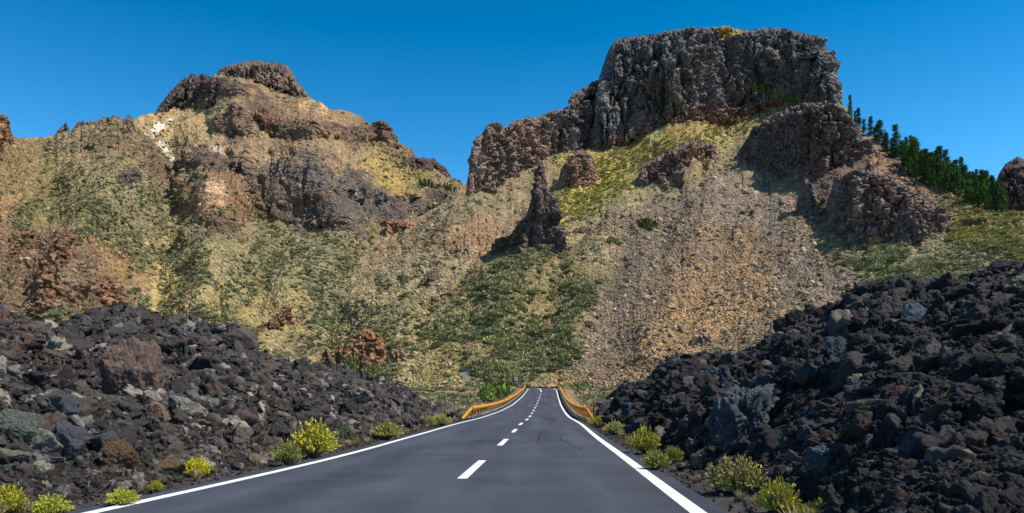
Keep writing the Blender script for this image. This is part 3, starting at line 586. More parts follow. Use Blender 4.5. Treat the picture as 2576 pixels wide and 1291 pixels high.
rt = [(1508,1055),(1530,1030),(1560,992),(1620,962),(1672,925),(1684,900),(1760,905),(1830,912),(1930,862),(2000,812),(2100,792),(2150,742),(2230,716),(2310,732),(2370,736),(2430,722),(2490,690),(2576,676),(2700,650),(2860,620)]
rYt = [(1508,60),(1620,54),(1700,48),(1900,42),(2100,36),(2300,30),(2576,26),(2860,24)]
pxs = np.arange(1508, 2861, 10.0)
rb = foot(pxs, 1, 0.9); rb = [(p, max(5.5, min(v, ip(p, rYt)-4))) for p, v in rb]
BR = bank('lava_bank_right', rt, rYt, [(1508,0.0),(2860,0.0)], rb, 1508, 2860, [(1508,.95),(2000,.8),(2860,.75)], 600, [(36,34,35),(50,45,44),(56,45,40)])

# ------------------------------------------------------------------ stones
def ico(sub):
    t = (1+5**.5)/2
    v = [(-1,t,0),(1,t,0),(-1,-t,0),(1,-t,0),(0,-1,t),(0,1,t),(0,-1,-t),(0,1,-t),(t,0,-1),(t,0,1),(-t,0,-1),(-t,0,1)]
    f = [(0,11,5),(0,5,1),(0,1,7),(0,7,10),(0,10,11),(1,5,9),(5,11,4),(11,10,2),(10,7,6),(7,1,8),(3,9,4),(3,4,2),(3,2,6),(3,6,8),(3,8,9),(4,9,5),(2,4,11),(6,2,10),(8,6,7),(9,8,1)]
    for _ in range(sub):
        c = {}; nf = []; 
        def mid(a, b):
            k = (min(a,b), max(a,b))
            if k not in c: v.append(tuple((v[a][i]+v[b][i])/2 for i in range(3))); c[k] = len(v)-1
            return c[k]
        v = [tuple(x) for x in v]
        for a, b, d in f:
            x, y_, z = mid(a,b), mid(b,d), mid(d,a); nf += [(a,x,z),(b,y_,x),(d,z,y_),(x,y_,z)]
        f = nf
    V = np.array(v, float); V /= np.linalg.norm(V, axis=1, keepdims=True); return V, np.array(f)
_ico = {k: ico(k) for k in (1,2,3,4,5)}
def rock_mesh(name, sub, seed, mat, rough=0.16, cuts=11, flat=1.0):
    V, f = _ico[sub]; r = np.random.default_rng(seed)
    nn = r.normal(size=(cuts, 3)); nn /= np.linalg.norm(nn, axis=1, keepdims=True); h = r.uniform(0.45, 0.95, cuts)
    dd = V@nn.T; rad = np.min(np.where(dd > 0.05, h/np.maximum(dd, 0.05), 9), axis=1); rad = np.minimum(rad, 1.15)
    g = worley(V*2.6+seed, seed+5)
    rad = rad*(1 + rough*1.1*fbm(V*1.3+seed, 2, seed) + rough*0.9*(g[2]-0.5) + rough*0.45*(g[1]-g[0]) + rough*0.5*fbm(V*4.5+seed, 4, seed+1, True, 0.6) + (rough*0.4*fbm(V*12+seed, 4, seed+3, True, 0.7) if sub >= 4 else 0))
    P = V*rad[:,None]*np.array([1, r.uniform(.75,1), flat*r.uniform(.6,.85)])
    return mesh(name, P, f, mat)
def collection(name, meshes):
    c = bpy.data.collections.new(name)
    for i, m in enumerate(meshes): c.objects.link(bpy.data.objects.new('%s_%02d' % (name, i), m))
    return c
def scatter(name, pts, rot, scl, idx, coll):
    me = bpy.data.meshes.new(name); me.vertices.add(len(pts)); me.vertices.foreach_set('co', np.asarray(pts, float).ravel())
    for nm, t, d, f in (('rot','FLOAT_VECTOR',rot,'vector'),('scl','FLOAT_VECTOR',scl,'vector'),('idx','INT',idx,'value')):
        a = me.attributes.new(nm, t, 'POINT'); a.data.foreach_set(f, np.asarray(d).astype(np.int32 if t == 'INT' else np.float32).ravel())
    o = obj(name, me); ng = bpy.data.node_groups.new(name, 'GeometryNodeTree')
    ng.interface.new_socket('Geometry', in_out='INPUT', socket_type='NodeSocketGeometry'); ng.interface.new_socket('Geometry', in_out='OUTPUT', socket_type='NodeSocketGeometry')
    gi = ng.nodes.new('NodeGroupInput'); go = ng.nodes.new('NodeGroupOutput'); ins = ng.nodes.new('GeometryNodeInstanceOnPoints')
    ci = ng.nodes.new('GeometryNodeCollectionInfo'); ci.inputs['Collection'].default_value = coll; ci.inputs['Separate Children'].default_value = True; ci.inputs['Reset Children'].default_value = True
    def na(nm, t):
        x = ng.nodes.new('GeometryNodeInputNamedAttribute'); x.data_type = t; x.inputs['Name'].default_value = nm
        return [s for s in x.outputs if s.enabled and s.name == 'Attribute'][0]
    ng.links.new(gi.outputs[0], ins.inputs['Points']); ng.links.new(ci.outputs[0], ins.inputs['Instance']); ins.inputs['Pick Instance'].default_value = True
    ng.links.new(na('idx','INT'), ins.inputs['Instance Index']); ng.links.new(na('rot','FLOAT_VECTOR'), ins.inputs['Rotation']); ng.links.new(na('scl','FLOAT_VECTOR'), ins.inputs['Scale'])
    ng.links.new(ins.outputs[0], go.inputs[0]); md = o.modifiers.new('scatter', 'NODES'); md.node_group = ng
    tag(o, kind='stuff'); return o

def pick(T, n, wt=None, pyr=None):
    ny, nx = T.P.shape[:2]; w = np.ones((ny, nx)) if wt is None else wt
    w = w.ravel()/w.sum(); i = rng.choice(ny*nx, n, p=w); return i
def blockfield(T, bankname, mat, group, label, n, seed, big=150, foot_w=None):
    meshes = [rock_mesh('lava_block', 4 if i < 6 else 3, seed+i, mat, 0.3) for i in range(10)]
    i = pick(T, n); P = T.P.reshape(-1,3)[i]; Yd = P[:,1]
    s = np.exp(rng.normal(math.log(0.078), 0.6, n)); s = np.clip(s, 0.02, 0.42)*np.clip(0.5+Yd/30, 0.6, 1.7)
    K = T.K.reshape(-1)[i]; s = np.where(K < 0.08, s*0.6, s)
    P = P - np.stack([0*s, 0*s, s*0.15], -1)
    rot = rng.uniform(0, 6.28, (n,3)); rot[:,0] = rng.normal(0, .5, n); rot[:,1] = rng.normal(0, .5, n)
    scl = s[:,None]*rng.uniform(.8, 1.2, (n,3)); idx = rng.integers(0, 10, n)
    on = (np.abs(CX+P[:,0]/P[:,1]*F-CX) < 1300); app = np.where(on, s/Yd, 0)
    order = np.argsort(-app); top_ = order[:big]; rest = order[big:]
    for k in top_:
        o = obj('lava_block', meshes[idx[k]]); o.location = P[k]; o.rotation_euler = rot[k]; o.scale = scl[k]; tag(o, label, 'rock', group)
    c = collection('lava_block_kinds_'+bankname, meshes)
    o = scatter('lava_rubble', P[rest], rot[rest], scl[rest], idx[rest], c); tag(o, 'loose dark lava rubble covering the %s bank beside the road' % bankname, 'rubble')
blockfield(BL, 'left', M_lava, 'rough lava blocks on the left bank', 'rough dark lava block heaped on the left bank', 17000, 700)
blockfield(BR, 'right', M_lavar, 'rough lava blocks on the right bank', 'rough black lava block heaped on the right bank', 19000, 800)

def at_bank(T, px, py):
    d = (T.pxa-px)**2 + (T.py-py)**2; j = np.unravel_index(np.argmin(d), d.shape); return T.P[j]
def boulder(px, py, w, h, T, c, label, seed, cuts=12, rough=0.17, tilt=0.0, deep=0.8):
    p = at_bank(T, px, py+h*0.3); Y = p[1]; sw = w/F*Y/1.75; sh = h/F*Y/1.4
    m = one('boulder_stone', c, scale=5.0, amp=0.5, bump=1.0, bdist=0.12)
    o = obj('boulder', rock_mesh('boulder', 5, seed, m, rough, cuts)); o.location = W(px, py, Y+sw*0.1)
    o.scale = (sw, sw*deep, sh*1.15); o.rotation_euler = (0, tilt, random.uniform(0, 0.8)); tag(o, label, 'boulder')
for a in [
 (340,955,165,190,BL,(100,82,72),'huge reddish brown boulder halfway up the left lava bank',901,16,.2,.0),
 (172,1125,92,92,BL,(92,88,96),'purplish grey slab like boulder below the huge reddish one',902),
 (92,1118,76,60,BL,(118,116,106),'pale grey boulder left of the purplish grey one',903),
 (28,1080,84,70,BL,(96,98,88),'pale greenish grey boulder at the left picture edge',904),
 (36,1150,76,44,BL,(124,122,104),'flat pale slab under the boulder at the left picture edge',905),
 (175,1035,56,56,BL,(78,82,92),'blue grey boulder above the purplish grey one',906),
 (230,1036,52,34,BL,(140,138,126),'small pale slab beside the blue grey boulder',907),
 (300,1160,96,70,BL,(92,72,54),'rusty orange boulder low on the left bank',908,10,.25),
 (262,1118,60,48,BL,(80,80,84),'dark grey boulder above the rusty orange one',909),
 (306,1222,72,30,BL,(130,126,116),'pale flat slab behind the yellow shrub near the road',910),
 (552,1196,48,34,BL,(84,98,112),'small blue grey stone beside the white road line',911),
 (632,1085,60,42,BL,(118,106,96),'tan grey boulder left of the two big yellow shrubs',912),
 (600,1110,60,50,BL,(108,92,84),'brown boulder just under the tan grey one',913),
 (70,985,70,52,BL,(124,98,58),'ochre lichen stained boulder near the left picture edge',914),
 (398,1045,50,60,BL,(128,100,86),'pinkish boulder leaning on the huge reddish one',915),
 (480,1000,40,34,BL,(128,122,116),'small light grey stone in the middle of the left bank',916),
 (428,1180,64,36,BL,(100,84,60),'low brown stone left of the round yellow shrub',917),
 (1870,1045,130,190,BR,(76,82,90),'tall blue grey block standing on the right lava bank',941,7,.38),
 (2112,895,84,60,BR,(80,88,94),'blue grey boulder high on the right lava bank',922,10,.2),
 (2115,965,56,90,BR,(62,58,60),'dark pillar like block under the high blue grey boulder',923,10,.22),
 (1906,1072,52,36,BR,(112,122,126),'small light grey stone beside the tall blue grey block',924),
 (1908,1245,52,36,BR,(92,104,110),'grey stone between the two shrubs at the right verge',925),
 (2260,1010,80,84,BR,(84,60,54),'dark red boulder right of centre on the right bank',926),
 (2300,800,70,60,BR,(84,92,100),'blue grey boulder near the crest of the right bank',927),
 (2480,825,80,46,BR,(74,92,104),'blue grey slab near the right picture edge',928),
 (2170,1030,90,70,BR,(104,92,80),'brown block left of the dark red boulder',929),
 (2090,1150,110,60,BR,(72,86,96),'low blue grey mound at the foot of the right bank',930,14,.26),
 (2400,900,90,60,BR,(96,82,74),'tan brown block below the blue grey slab',931),
 (2440,1120,80,50,BR,(96,84,68),'flat brown slab low on the right bank',932),
 (1740,930,90,60,BR,(52,46,46),'black block at the upper left end of the right bank',933),
]: boulder(*a)
for a in [(1815,1075,60,110,BR,(74,80,88),'narrow dark blue block leaning on the left of the tall blue grey block',951,8,.34),
 (1880,985,70,60,BR,(78,84,92),'rough blue grey cap block behind the top of the tall blue grey block',952,8,.34),
 (1700,1010,60,56,BR,(44,42,46),'black boulder above the verge left of the tall blue grey block',953,9,.3),
 (2000,1100,80,60,BR,(66,58,54),'brownish black boulder right of the small light grey stone',954,9,.3)]: boulder(*a)

# ------------------------------------------------------------------ plants
def leafdome(name, n, size, mat, seed, up=0.55, lump=0.35, h=0.8, inner=None):
    """dome shaped bush of n small leaf sprays spread through its volume"""
    r = np.random.default_rng(seed); d = r.normal(size=(n,3)); d[:,2] = np.abs(d[:,2]); d /= np.linalg.norm(d, axis=1, keepdims=True)
    rad = 1 + lump*fbm(d*2.2+seed, 3, seed); rad = rad*r.uniform(0.55, 1.0, n)**0.5
    c = d*rad[:,None]*np.array([1,1,h]); ax = d*(1-up)+np.array([0,0,up])+r.normal(0,.25,(n,3)); ax /= np.linalg.norm(ax, axis=1, keepdims=True)
    sd = np.cross(ax, r.normal(size=(n,3))); sd /= np.linalg.norm(sd, axis=1, keepdims=True)
    L = size*r.uniform(.6,1.4,n)[:,None]; w = L*0.4
    V = np.stack([c-ax*L*.5, c+sd*w, c+ax*L, c-sd*w], 1).reshape(-1,3); f = np.arange(n*4).reshape(-1,4)
    if inner:
        IV, If = _ico[2]; IV = IV*(0.78+0.3*fbm(IV*2.5+seed, 3, seed))[:,None]*np.array([1,1,h]); IV[:,2] = np.maximum(IV[:,2], -0.2)
        b = len(V); V = np.concatenate([V, IV]); If = np.concatenate([If, If[:,2:3]], 1)
        me = bpy.data.meshes.new(name); me.from_pydata(V.tolist(), [], [tuple(x) for x in f.tolist()]+[tuple(x[:3]) for x in (If+b).tolist()]); me.materials.append(mat); return me
    return mesh(name, V, f, mat)
bm_o = [leafdome('scrub', 70, 0.42, M_bush, 20+i, inner=True, h=0.6, lump=.5) for i in range(4)]
bm_g = [leafdome('scrub', 160, 0.3, M_bushg, 30+i, inner=True, h=0.7, lump=.6) for i in range(4)]
bm_y = [leafdome('scrub', 70, 0.42, M_bushy, 40+i, inner=True, h=0.6) for i in range(3)]
def dens(T, zs, base=0.0, s=9): return np.clip(zones(T.PX, T.PY, [base], [(a,b,[c],d,e) for a,b,c,d,e in zs], 20, 40, s)[...,0], 0, 1)
def clump(T, s, sc=12): return ss(-0.45, 0.3, fbm(T.P/sc, 4, s))*0.85+0.15
def putbush(T, n, wt, smin, smax, meshes, name, label, big=0, groups=None, thing='hillside_shrub'):
    i = pick(T, n, wt); P = T.P.reshape(-1,3)[i]; s = rng.uniform(0, 1, n)**2.6*(smax-smin)+smin
    rot = np.zeros((n,3)); rot[:,2] = rng.uniform(0, 6.28, n); scl = s[:,None]*rng.uniform(.8,1.25,(n,3)); scl[:,2] *= 0.85
    idx = rng.integers(0, len(meshes), n); px = CX+P[:,0]/P[:,1]*F
    order = np.argsort(-s/P[:,1]*(np.abs(px-CX) < 1280)); rest = order[big:]
    for k in order[:big]:
        o = obj(thing, meshes[idx[k]]); o.location = P[k]; o.rotation_euler = rot[k]; o.scale = scl[k]; tag(o, groups[0], 'shrub', groups[1])
    o = scatter(name, P[rest], rot[rest], scl[rest], idx[rest], collection(name+'_kinds', meshes)); tag(o, label, 'scrub')
LD = dens(TL, [(P_, [(60,620),(560,560),(1320,600),(1320,1000),(-160,1000)], .8, 40, 1), (P_, [(50,360),(330,540),(250,600),(0,640),(40,460)], 1.0, 30, 1),
  (P_, [(180,400),(480,430),(640,560),(600,660),(200,600)], .6, 30, 1), (P_, [(930,370),(1060,400),(1060,480),(950,480)], .7, 15, 1),
  (P_, [(-160,560),(170,575),(370,700),(330,760),(150,800),(-160,800)], .15, 20, 1), (P_, [(400,290),(850,260),(1000,360),(700,440),(480,410)], .12, 20, 1),
  (P_, [(620,430),(1130,480),(1000,570),(640,560)], .05, 15, 1)], .35)*clump(TL, 3, 20)*ss(-.35, .25, -TL.st)
RD = dens(TR, [(P_, [(560,700),(1200,480),(1500,380),(1940,260),(1900,330),(1600,500),(1540,640),(1440,980),(560,980)], .7, 25, 1),
  (P_, [(1560,560),(1850,460),(2100,620),(2200,760),(1480,1000),(1440,860),(1520,660)], .03, 16, 1),
  (P_, [(2040,620),(2760,600),(2760,900),(2200,760)], .8, 20, 1), (P_, [(1860,380),(2120,262),(2400,570),(2110,600)], .05, 12, 1)], .3)*clump(TR, 4, 14)*ss(-.35, .25, -TR.st)
GR = ss(-.45, .1, -TR.st)*dens(TR, [(P_, [(1240,640),(1460,660),(1510,730),(1470,860),(1430,950),(1100,960),(1150,800)], 1.0, 20, 1), (P_, [(1000,800),(1240,760),(1300,960),(950,960)], .7, 20, 1),
  (P_, [(2060,640),(2250,610),(2400,700),(2250,730),(2120,700)], .7, 14, 1)], 0.0)*clump(TR, 5, 9)
YR = dens(TR, [(P_, [(1400,430),(1560,400),(1900,270),(1880,330),(1600,440),(1480,560),(1400,560)], 1.0, 14, 1), (P_, [(2380,500),(2760,620),(2760,700),(2400,600)], .5, 14, 1)], 0.0)
putbush(TL, 21000, LD, 0.32, 1.0, bm_o, 'hillside_scrub', 'olive low scrub dotted all over the left mountain')
putbush(TR, 11000, RD, 0.28, 1.0, bm_o, 'hillside_scrub', 'olive low scrub dotted over the right mountain slope')
putbush(TR, 1500, GR**2.2, 0.6, 2.4, bm_g, 'green_scrub', 'green bushes massed on the slope above the road junction', big=230, groups=('rounded green bush on the slope above the road junction', 'green bushes above the junction'))
putbush(TR, 2500, YR, 0.5, 1.3, bm_y, 'yellow_scrub', 'yellow green scrub on the slope under the mesa cliff')
# loose stones on the scree
def crag_rubble():
    P_all = []; S_all = []
    for p, u, n in RUB:
        n = int(min(400, max(30, n))); i = rng.integers(0, len(p), n); q = p[i]; s_ = np.exp(rng.normal(-0.35, .5, n))*u*0.8
        q = q + np.stack([rng.normal(0, 2.0, n)*u, -np.abs(rng.normal(0, 2.5, n))*u-1.0*u, 0*s_], -1); q[:,2] -= np.abs(q[:,1]-p[i][:,1])*0.62 + 0.3*u
        P_all.append(q); S_all.append(s_)
    P = np.concatenate(P_all); s_ = np.concatenate(S_all); n = len(P)
    ms = [rock_mesh('fallen_block', 3, 970+i, M_fall, 0.2, 9) for i in range(5)]
    o = scatter('crag_rubble', P, rng.uniform(0,6.28,(n,3)), s_[:,None]*rng.uniform(.7,1.3,(n,3)), rng.integers(0,5,n), collection('crag_rubble_kinds', ms)); tag(o, 'fallen brown blocks lying at the feet of the crags', 'rubble')
M_fall = ramp_mat('fallen_rock', [(0.0,(82,72,66)),(0.5,(112,94,82)),(1.0,(142,116,94))], scale=2, amp=0.3, bdist=0.1)
crag_rubble()
st = [rock_mesh('scree_stone', 2, 950+i, M_scree, 0.15, 8) for i in range(6)]
SD = dens(TR, [(P_, [(1560,540),(1700,480),(1850,450),(2010,540),(2200,700),(2100,820),(1700,980),(1450,1000),(1440,860),(1520,660)], 1.0, 18, 1), (P_, [(2180,380),(2500,540),(2760,640),(2400,640)], .35, 18, 1)], .12)
def stones(T, wt, n, a, b, name, label):
    i = pick(T, n, wt); P = T.P.reshape(-1,3)[i]; s = a*np.exp(rng.exponential(0.42, n)).clip(1, b/a); s = s*P[:,1]/260
    o = scatter(name, P-np.stack([0*s,0*s,s*.2],-1), rng.uniform(0,6.28,(n,3)), s[:,None]*rng.uniform(.7,1.3,(n,3)), rng.integers(0,6,n), collection(name+'_kinds', st)); tag(o, label, 'stones')
stones(TR, SD, 34000, 0.16, 1.1, 'scree_stones', 'loose stones of the grey and orange scree fan on the right mountain')
stones(TL, np.ones(TL.P.shape[:2]), 9000, 0.2, 0.9, 'slope_stones', 'loose stones scattered over the left mountain')

# valley floor scrub between bank and junction
gn = 7500; gX = rng.uniform(-90, 90, gn); gY = rng.uniform(64, 236, gn); o_ = np.maximum(Lx(gY)-gX, gX-Rx(gY)); k = ((o_ > 3.0) | (gY > 215)) & (np.abs(gY-205) > 7.5); gX, gY = gX[k], gY[k]; gn = len(gX)
gP = np.stack([gX, gY, zr(gY)-0.9*(gY < 180)-0.15], -1); s = rng.uniform(.25, .95, gn)
o = scatter('valley_scrub', gP, np.stack([0*s,0*s,s*9],-1), s[:,None]*rng.uniform(.8,1.2,(gn,3)), rng.integers(0,4,gn), collection('valley_scrub_kinds', bm_o)); tag(o, 'dry scrub on the red brown valley floor beside the road', 'scrub')
gn = 5200; gX = rng.uniform(-60, 60, gn); gY = rng.uniform(58, 200, gn); o_ = np.maximum(Lx(gY)-gX, gX-Rx(gY)); k = (o_ > 2.0); gX, gY = gX[k], gY[k]; gn = len(gX)
s = rng.uniform(.06, .4, gn)
o = scatter('valley_stones', np.stack([gX, gY, zr(gY)-1.0+0.4*(o_[k] < 4)], -1), rng.uniform(0,6.28,(gn,3)), s[:,None]*np.ones((1,3)), rng.integers(0,6,gn), collection('valley_stones_kinds', st)); tag(o, 'brown stones on the valley floor beside the road', 'stones')
# verge gravel
gn = 5200; gY = 5+rng.uniform(0, 1, gn)**1.6*60; sd_ = rng.integers(0, 2, gn)*2-1
q = rng.uniform(0.05, 1.5, gn); gX = np.where(sd_ < 0, Lx(gY)-.37-q, Rx(gY)+.37+q); s = rng.uniform(.012,.06,gn)*(0.4+q*0.7)
gm = [rock_mesh('verge_pebble', 2, 990+i, M_lava, 0.15, 8) for i in range(4)]
o = scatter('verge_gravel', np.stack([gX, gY, zr(gY)+0.0+0.05*np.clip(q,0,1)], -1), rng.uniform(0,6.28,(gn,3)), s[:,None]*np.ones((1,3)), rng.integers(0,4,gn), collection('verge_gravel_kinds', gm)); tag(o, 'dark gravel along both road verges', 'gravel')

gt = []
for i in range(4):
    r = np.random.default_rng(1200+i); n_ = 90; a = r.uniform(0,6.283,n_); t_ = r.uniform(.1,.9,n_); b_ = np.stack([np.cos(a)*.25*r.uniform(0,1,n_), np.sin(a)*.25*r.uniform(0,1,n_), 0*a-.05], -1)
    tip = b_ + np.stack([np.cos(a)*t_, np.sin(a)*t_, r.uniform(.5,1.1,n_)], -1); sd2 = np.stack([-np.sin(a), np.cos(a), 0*a], -1)*.022
    gt.append(mesh('dry_tuft', np.stack([b_-sd2, b_+sd2, tip+sd2*.3, tip-sd2*.3], 1).reshape(-1,3), np.arange(4*n_).reshape(-1,4), M_straw))
gn = 520; gY = 6+rng.uniform(0,1,gn)**1.5*60; sd_ = rng.integers(0,2,gn)*2-1; q = rng.uniform(.25,1.9,gn); gX = np.where(sd_ < 0, Lx(gY)-.37-q, Rx(gY)+.37+q); s = rng.uniform(.06,.24,gn)
o = scatter('dry_grass', np.stack([gX, gY, zr(gY)+.02+0.05*np.clip(q,0,1)], -1), np.stack([0*s,0*s,s*90], -1), s[:,None]*np.ones((1,3)), rng.integers(0,4,gn), collection('dry_grass_kinds', gt)); tag(o, 'dry straw coloured grass tufts along both verges', 'grass')
# roadside shrubs --------------------------------------------------
def sprigs(nsprig, seed, yellow, h=1.0):
    r = np.random.default_rng(seed); stems = Poly(); V = []; lo = []
    for i in range(nsprig):
        a = r.uniform(0, 6.283); sp = r.uniform(0, 1)**0.6; tilt = sp*1.25
        d = Vector((math.cos(a)*math.sin(tilt), math.sin(a)*math.sin(tilt), math.cos(tilt)*h))
        L = r.uniform(.66, 0.98)*(1+0.08*math.sin(a*3+seed)); m = d*L*0.5 + Vector((0,0,0.04)); e = d*L + Vector(r.normal(0,.04,3))
        stems.tube([Vector((d.x*.05, d.y*.05, -0.05)), m, e], [.010,.007,.004], 3, False)
        n = 22
        for j in range(n):
            t = 0.45+0.58*j/n; c = m.lerp(e, (t-.5)*2) if t > .5 else Vector((0,0,0)).lerp(m, t*2)
            c = c + Vector(r.normal(0,.022,3)); ax = (d.normalized()*0.9+Vector(r.normal(0,.55,3))).normalized(); s_ = ax.cross(Vector(r.normal(0,1,3))).normalized()
            l = r.uniform(.045,.095); V += [c-ax*l*.3, c+s_*l*.32, c+ax*l, c-s_*l*.32]
    return stems, np.array([tuple(v) for v in V])
_sv = []
for i in range(5):
    stv, lv = sprigs(260, 60+i, 1, 0.95); _sv.append((stv.build('stems', M_twig), lv))
def shrub(px, py, w, h, c1, c2, label, k, dead=0.3):
    Y = float(py2Y(min(py, 1291))); 
    if py > 1291: Y = 8.83*(279/(py-HY))
    X = (px-CX)/F*Y; z = float(zr(Y))
    side = max(float(Lx(Y))-X, X-float(Rx(Y)))
    z += 0.02
    e = empty('roadside_shrub', (X, Y, z)); tag(e, label, 'shrub'); s = w/2/F*Y*1.12; sh = h/F*Y*1.1
    m, lv = _sv[k % 5]
    o = obj('stems', m, e)
    fm = ramp_mat('shrub_leaves', [(0.0, c2), (0.3, c1), (1.0, c2)], scale=9, amp=0.35, bdist=0.01, blend=1.2)
    f = obj('foliage', mesh('foliage', lv, np.arange(len(lv)).reshape(-1,4), fm), e)
    e.scale = (s, s, sh); e.rotation_euler = (0, 0, k*1.7)
YG = (198,184,60); YP = (190,178,96); GG = (132,132,70); GR_ = (128,132,98)
for k, a in enumerate([
 (18,1300,100,78,YG,(150,150,40),'tall yellow green shrub at the lower left corner of the picture'),
 (130,1302,100,52,(176,176,62),(128,138,48),'bright green low shrub next to the lower left corner shrub'),
 (306,1276,86,44,(184,180,66),(138,146,52),'low flat yellow green shrub touching the left road line'),
 (392,1240,38,28,(196,188,40),(150,150,36),'tiny yellow shrub between the flat one and the round one'),
 (492,1204,72,50,(214,198,34),(160,156,36),'round bright yellow shrub on the left verge'),
 (724,1172,82,62,YP,GG,'pale yellow twiggy shrub in front of the largest left shrub'),
 (790,1152,128,92,(202,190,58),GG,'largest rounded yellow shrub on the left verge'),
 (866,1118,72,50,GR_,(104,112,80),'grey green needle like shrub behind the largest left shrub'),
 (974,1106,84,44,(206,194,104),GG,'pale yellow shrub farther up the left verge'),
 (1078,1076,50,30,(190,180,100),GG,'small yellow shrub before the left guard rail'),
 (1112,1072,52,32,(200,188,104),GG,'pale shrub nearest to the left guard rail'),
 (1506,1076,58,30,(204,196,96),(150,150,70),'pale yellow shrub at the foot of the right guard rail'),
 (1545,1094,62,34,(190,186,110),(146,148,88),'pale green shrub just before the right guard rail shrub'),
 (1622,1142,82,66,(194,184,70),GG,'upright yellow shrub on the right verge'),
 (1650,1184,84,46,(186,182,86),(142,144,74),'low pale shrub under the upright yellow one'),
 (1694,1170,52,46,(186,174,66),GG,'small yellow shrub right of the low pale one'),
 (1856,1244,150,92,(196,184,88),(142,132,84),'wide twiggy shrub on the right verge by the tall grey block'),
 (1958,1296,110,84,(212,196,52),GG,'bright yellow shrub at the bottom right of the road'),
 (2076,1306,84,52,(206,190,60),GG,'low yellow shrub right of the bright yellow one at the bottom'),
 (2020,1310,60,36,(196,184,66),GG,'small yellow tuft between the two bottom right shrubs'),
]): shrub(*a, k)
# darker bushes by the junction and the orange outcrop
def farbush(px, py, w, h, T, Y, meshes, c, label, k):
    if Y is None: Y = float(T.look(px, py))
    p = W(px, py, Y); e = obj('bush', leafdome('bush', 260, 0.22, one('bush_leaves', c, scale=3, amp=.35), 200+k, inner=True, h=0.9, lump=.5)); e.location = tuple(p)
    e.scale = (w/2/F*Y, w/2/F*Y, h/F*Y/0.9); tag(e, label, 'bush')
for k, a in enumerate([
 (888,932,56,32,TR,None,0,(96,104,54),'dark green bush at the foot of the orange outcrop'),
 (938,945,42,26,TR,None,0,(112,118,62),'smaller green bush right of the orange outcrop foot'),
 (1350,971,20,10,TR,212,0,(190,180,60),'yellow bush behind the junction straight over the road'),
 (1378,971,16,9,TR,212,0,(200,186,70),'small yellow bush right of the other behind the junction'),
 (1430,982,34,18,TR,200,0,(120,124,60),'olive bush right of the junction'),
 (1462,980,40,20,TR,202,0,(104,112,58),'dark olive bush farther right of the junction'),
 (1255,990,60,34,TR,150,0,(112,126,54),'green bush behind the far end of the left guard rail'),
 (1225,1000,44,30,TR,140,0,(104,118,56),'green bush below the other behind the left guard rail'),
 (1624,575,58,26,TR,None,0,(84,94,56),'dark bush on the scree edge right of the spire'),
 (1536,622,50,22,TR,None,0,(94,104,56),'dark bush lower left on the scree edge'),
]): farbush(*a, k)

# ------------------------------------------------------------------ guard rails
def guard(name, xf, y0, y1, off, label, side, ramp=4.0):
    e = empty(name, (float(xf(y0))+off, y0, float(zr(y0)))); tag(e, label, 'guard rail'); o0 = Vector(e.location)
    H = 0.78
    def pt(Y, h): return Vector((float(xf(Y))+off, Y, float(zr(Y))+h))-o0
    ys = list(np.arange(y0+ramp, y1, 3.0)); r = Poly()
    pts = [pt(Y, H) for Y in ys]
    r.tube(pts, 0.17, 8); r.v = [tuple(v) for v in r.v]; obj('rail', r.build('rail', M_ochre), e)
    b = Poly(); b.tube([pt(y0, 0.02)+Vector((0.25*side,0,0)), pt(y0+ramp+0.1, H)], 0.11, 8); obj('end_rail', b.build('end_rail', M_ochre), e)
    y = y0+ramp; k = 0
    while y < y1 and k < 70:
        q = Poly(); p = pt(y, 0)+Vector((0.16*side,0,0)); q.box((p.x, p.y, 0.06+(p.z)+(H+0.02-0.2)/2+0.1), (0.11, 0.11, H-0.1)); po = obj('post', q.build('post', M_ochre), e)
        q = Poly(); q.box((p.x, p.y, p.z+0.02), (0.17, 0.17, 0.26)); obj('post_base', q.build('post_base', M_white), po)
        y += 2.4; k += 1
guard('guard_rail', Lx, 54, 192, -0.75, 'bright ochre wooden guard rail along the left side of the far road', -1)
guard('guard_rail', Rx, 47, 190, 0.85, 'ochre brown wooden guard rail along the right side of the far road', 1)

# fence posts and signs
def post(px, pyb, pyt_, Y, label, r=0.05):
    b = W(px, pyb, Y); t = W(px, pyt_, Y); h = t[2]-b[2]; p = Poly(); p.tube([(0,0,-0.2),(0,0,h)], [r, r*.85], 8)
    o = obj('fence_post', p.build('fence_post', M_rust)); o.location = tuple(b); tag(o, label, 'post')
post(1494, 1047, 1009, 58, 'dark upright post beside the right guard rail end')
post(1468, 990, 975, 150, 'thin post on the brown slope right of the road', .06)
post(1449, 991, 976, 150, 'thin post closer to the right guard rail on the brown slope', .06)
def sign(px, pyb, pyt_, wpx, hpx, Y, mat, label, shape='disc', mark=None):
    b = W(px, pyb, Y); h = (pyb-pyt_)/F*Y; e = empty('road_sign', tuple(b)); tag(e, label, 'sign')
    p = Poly(); p.tube([(0,0,-0.3),(0,0,h)], 0.05, 8); obj('pole', p.build('pole', M_steel), e)
    w, hh = wpx/F*Y, hpx/F*Y; q = Poly()
    if shape == 'disc':
        n = 24; cz = h-hh*0.3
        q.v = [(math.cos(2*math.pi*i/n)*w/2, y_, cz+math.sin(2*math.pi*i/n)*hh/2) for y_ in (-.10,-.07) for i in range(n)]
        q.f = [tuple(range(n)), tuple(range(2*n-1, n-1, -1))]+[(i, (i+1) % n, n+(i+1) % n, n+i) for i in range(n)]
    else: cz = h-hh*0.3; q.box((0,-.08,cz), (w,.03,hh))
    obj('sign_plate', q.build('sign_plate', mat), e)
    if mark: 
        q = Poly(); q.box((0,-.112,cz), (w*.7,.012,hh*.2)); obj('bar', q.build('bar', mark), e)
